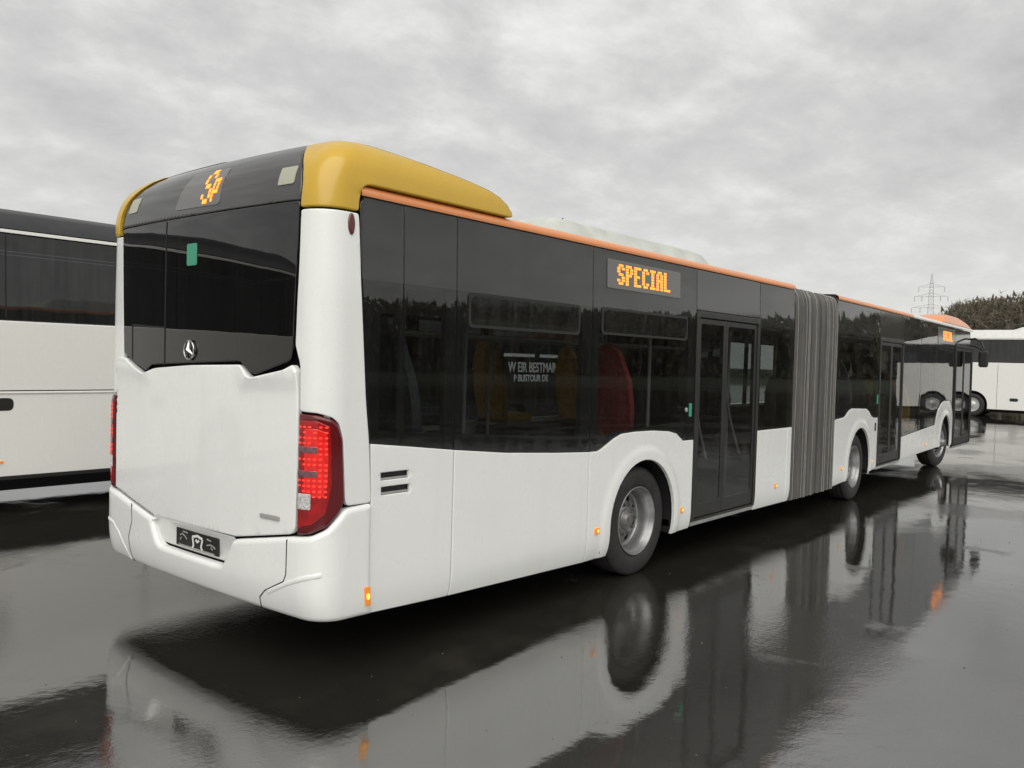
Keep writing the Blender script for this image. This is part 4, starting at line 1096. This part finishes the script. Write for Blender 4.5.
    for ax_ in axles:
        for sd_ in (0, 1):
            c = Vector((ax_, .05 if sd_ == 0 else D-.05, .5)); axd = Vector((0, -1 if sd_ == 0 else 1, 0))
            q = MB(); q.lathe([(.29,-.25),(.30,-.01),(.33,.006),(.40,.012),(.45,.004),(.485,-.02),(.50,-.05),(.50,-.24),(.47,-.27),(.30,-.27)], c, axd, 40); wq = q.build('wheel', RUB, t)
            q = MB(); q.lathe([(.302,.0),(.29,.006),(.275,-.02),(.25,-.035),(.16,-.01),(.11,.0),(.10,.03),(.06,.05),(0,.055)], c, axd, 32); q.build('rim', CHRL, wq)
    return t
COACHG = glass_mat('coach_glass', (.05, .055, .06), dirt=.03, ior=1.6, haze=.05)
DROOF = mat('dark_roof_edge', (.03, .031, .033), .35, var=.3)
WROOF = mat('white_roof', (.74, .74, .71), .35, var=.15)
tb = coach((-7.0, 6.35, 0), 0, 12.6, 3.39, 2.13, 3.08, .42, (3.3, 10.3), COACHW, DROOF, 'white coach with dark roof and dark windows parked left of the bus', ac=False, handles=((7.53,1.215),(4.9,1.215)), doors=(6.2, 9.2))
om = MB(); om.box(7.38, 7.59, -.012, .0, .575, .595); om.build('side_marker', AMB, tb)
bt = MB(); bt.box(.2, 12.4, -.004, .02, .385, .425); bt.build('skirt_edge', BLACK, tb)
dk = coach((6.2, 6.5, 0), 0, 12.8, 3.45, 1.02, 2.98, .42, (3.2, 9.6), DBLUE, DROOF, 'dark coach with white lettering seen through the side windows of the bus', ac=False, seam=False, details=False, white_line=False)
def text_mesh(txt, size, name, mt, parent, loc, ext=.003, sx=1):
    cu = bpy.data.curves.new(name, 'FONT'); cu.body = txt; cu.size = size; cu.extrude = ext; cu.offset = .005
    o = bpy.data.objects.new(name, cu); C.objects.link(o); bpy.context.view_layer.update()
    me = bpy.data.meshes.new_from_object(o.evaluated_get(bpy.context.evaluated_depsgraph_get())); bpy.data.objects.remove(o)
    me.transform(Matrix.Translation(loc) @ Matrix.Rotation(R(90), 4, 'X') @ Matrix.Diagonal((sx, 1, 1, 1)))
    me.materials.clear(); me.materials.append(mt); q = bpy.data.objects.new(name, me); C.objects.link(q); q.parent = parent; return q
text_mesh('W EIR BESTMARKE', .27, 'lettering', SIGNW, dk, (3.08, -.0, 1.64), sx=.78)
text_mesh('P BUSTOUR DE', .18, 'lettering', SIGNW, dk, (3.25, -.0, 1.46), sx=.88)
db = MB(); db.box(3.0, 3.9, .02, .05, 1.93, 1.99); db.box(4.1, 4.85, .02, .05, 1.93, 1.99); db.split('white_bar', SIGNW, dk)

RX, RY, RROT = 36.6, -10.4, 90
coach((RX, RY, 0), R(RROT), 17.2, 3.86, 2.38, 3.42, .36, (3.8, 5.2, 14.7), COACHW, WROOF, 'white coach parked broadside across the yard beyond the front of the bus', seam=False, handles=((11.6,.75),), doors=(9.6, 12.9)) if False else None
rc = coach((38.4, 6.72, 0), R(-90), 12.1, 3.80, 2.36, 3.36, .34, (2.35, 9.15, 10.5), COACHW, WROOF, 'white coach parked broadside across the yard beyond the front of the bus', seam=False, handles=((3.95,.78),), doors=(3.3, 4.72, 7.2))

# ------------------------------------------------------------------ pylon
py = empty('power_pylon', (0, 0, 0)); tag(py, 'steel lattice power pylon with three crossarms on the horizon', 'pylon')
pd_ = 400; ph_ = R(13.57); pc = Vector((CAM[0]+pd_*math.cos(ph_), CAM[1]+pd_*math.sin(ph_), 0))
py.location = pc; py.rotation_euler = (0, 0, ph_-math.pi/2)
bd_ = MB(); ms = .085
def pw(z): return interp(z, [(0, 4.2), (14, 2.2), (28, 1.1), (38, .75), (44, .12)])
for sx in (-1, 1):
    for sy in (-1, 1): bd_.tube([(sx*pw(z), sy*pw(z), z) for z in (0, 14, 28, 38, 44)], ms, 4, False)
zl = 0
while zl < 42:
    zn = zl+max(1.3, pw(zl)*1.5); zn = min(zn, 43.5)
    for (a, b_) in (((-1,-1),(1,-1)), ((1,-1),(1,1)), ((1,1),(-1,1)), ((-1,1),(-1,-1))):
        p0, p1 = pw(zl), pw(zn)
        bd_.tube([(a[0]*p0, a[1]*p0, zl), (b_[0]*p1, b_[1]*p1, zn)], ms*.55, 3, False); bd_.tube([(b_[0]*p0, b_[1]*p0, zl), (a[0]*p1, a[1]*p1, zn)], ms*.55, 3, False)
    zl = zn
bd_.build('mast', GALV, py)
for za, hwd in ((38.3, 4.9), (34.2, 6.4), (29.4, 7.4)):
    ar = MB()
    for s_ in (-1, 1):
        for sy in (-1, 1):
            ar.tube([(0, sy*pw(za), za), (s_*hwd, 0, za+.1)], ms, 3, False); ar.tube([(0, sy*pw(za+1.6), za+1.6), (s_*hwd, 0, za+.1)], ms*.8, 3, False)
        for k in range(1, 5): 
            u = k/5; ar.tube([(s_*hwd*u, 0, za), (s_*hwd*(u-.1), 0, za+1.6*(1-u)+.1)], ms*.5, 3, False)
        for u in ((1, .55) if hwd > 5 else (1,)): ar.tube([(s_*hwd*u, 0, za), (s_*hwd*u, 0, za-2.1)], .13, 4, False)
    ar.build('crossarm', GALV, py)

# ------------------------------------------------------------------ bare winter wood
def bare_tree(seed, h, spread, twigs=950):
    rnd = random.Random(seed); v = []; f = []
    def seg(p, q, r0, r1):
        d = (q-p); 
        if d.length < 1e-4: return
        d.normalize(); a = d.cross(Vector((0,0,1)) if abs(d.z) < .95 else Vector((1,0,0))).normalized(); b_ = d.cross(a); o = len(v)
        for (c_, r_) in ((p, r0), (q, r1)):
            for k in range(3): t = 2*math.pi*k/3; v.append(tuple(c_+(a*math.cos(t)+b_*math.sin(t))*r_))
        for k in range(3): f.append((o+k, o+(k+1) % 3, o+3+(k+1) % 3, o+3+k))
    tips = []
    def grow(p, d, ln, r, lv):
        q = p+d*ln; seg(p, q, r, r*.72)
        if lv >= 4: tips.append((p, q)); return
        for k in range(3 if lv < 3 else 2):
            nd = (d+Vector((rnd.uniform(-1,1), rnd.uniform(-1,1), rnd.uniform(-.25,.7)))*.62*spread).normalized()
            grow(p+d*ln*rnd.uniform(.55, 1), nd, ln*rnd.uniform(.58, .8), r*.55, lv+1)
        if lv < 2: grow(q, (d+Vector((rnd.uniform(-.2,.2), rnd.uniform(-.2,.2), .2))).normalized(), ln*.75, r*.7, lv+1)
    grow(Vector((0,0,0)), Vector((rnd.uniform(-.05,.05), rnd.uniform(-.05,.05), 1)).normalized(), h*.32, h*.014, 0)
    for i in range(twigs):
        p, q = rnd.choice(tips); b0 = p.lerp(q, rnd.random()); dd = Vector((rnd.uniform(-1,1), rnd.uniform(-1,1), rnd.uniform(-.4,1))).normalized()*h*rnd.uniform(.04,.09)
        s_ = Vector((rnd.uniform(-1,1), rnd.uniform(-1,1), rnd.uniform(-1,1))).normalized()*h*.0028; o = len(v)
        v.extend([tuple(b0-s_), tuple(b0+s_), tuple(b0+dd)]); f.append((o, o+1, o+2))
    V = np.array(v); V[:, 2] *= h/V[:, 2].max(); return V, f
protos = [bare_tree(s, 13, 1.0) for s in range(5)]
rng = random.Random(11); VV, FF = [], []; off_ = 0
def put(x, y, sc_, base=0):
    global off_
    V, f = protos[rng.randrange(5)]; a = rng.uniform(0, 6.28); c_, s_ = math.cos(a), math.sin(a)
    Q = V.copy(); Q[:, 0] = (V[:, 0]*c_-V[:, 1]*s_)*sc_+x; Q[:, 1] = (V[:, 0]*s_+V[:, 1]*c_)*sc_+y; Q[:, 2] = V[:, 2]*sc_+base
    VV.append(Q); FF.extend([(i+off_, j+off_, *[k+off_ for k in r_]) for i, j, *r_ in f]); off_ += len(Q)
def wood_h(hd):
    # crown height in metres against heading in degrees
    return interp(-hd, [(-14.2, 8.0), (-12.9, 11.5), (-11.8, 14.0), (-9.5, 14.6), (-7, 15.2), (0, 13), (30, 14.5), (60, 15), (90, 17), (140, 16)])
hd = 13.6
while hd > -150:
    near = hd > 4
    for rr in ((0, 5, 11, 18) if near else (0, 9)):
        d_ = 160+rr+rng.uniform(-2.5, 2.5); a = R(hd+rng.uniform(-.3, .3)); put(CAM[0]+d_*math.cos(a), CAM[1]+d_*math.sin(a), wood_h(hd)/13*rng.uniform(.88, 1.03), 1.0)
    hd -= .36 if near else 1.5
me = bpy.data.meshes.new('bare_wood'); me.from_pydata(np.concatenate(VV).tolist(), [], FF); me.materials.append(BARK); 
wo = bpy.data.objects.new('bare_wood', me); C.objects.link(wo); tag(wo, 'dense leafless winter wood on the horizon behind the far white coach', 'wood', kind='stuff')
# understorey: dense scrub of small leaf and stem faces
US = mat('scrub', (.175, .155, .10), .95, var=.5, vscale=.25)
sv, sf = [], []
hd = 13.4
while hd > -150:
    near = hd > 3
    for k in range(230 if near else 260):
        d_ = 158+rng.uniform(0, 24); a = R(hd+rng.uniform(-.5, .5)*(1 if near else 3)); hh = wood_h(hd); z = 1+hh*(rng.random()**1.0)*.93
        p = Vector((CAM[0]+d_*math.cos(a), CAM[1]+d_*math.sin(a), z)); s_ = rng.uniform(.3, .8)*(1 if near else 2.2)
        u = Vector((rng.uniform(-1,1), rng.uniform(-1,1), rng.uniform(-.6,.6))).normalized()*s_*.5; w_ = Vector((rng.uniform(-.3,.3), rng.uniform(-.3,.3), 1))*s_*1.3
        o = len(sv); sv += [tuple(p-u), tuple(p+u), tuple(p+w_)]; sf.append((o, o+1, o+2))
    hd -= .16 if near else 1.0
me = bpy.data.meshes.new('undergrowth'); me.from_pydata(sv, [], sf); me.materials.append(US); o = bpy.data.objects.new('undergrowth', me); C.objects.link(o)
tag(o, 'olive undergrowth filling the wood between the trunks', 'undergrowth', kind='stuff')
print('objects', len(bpy.data.objects))
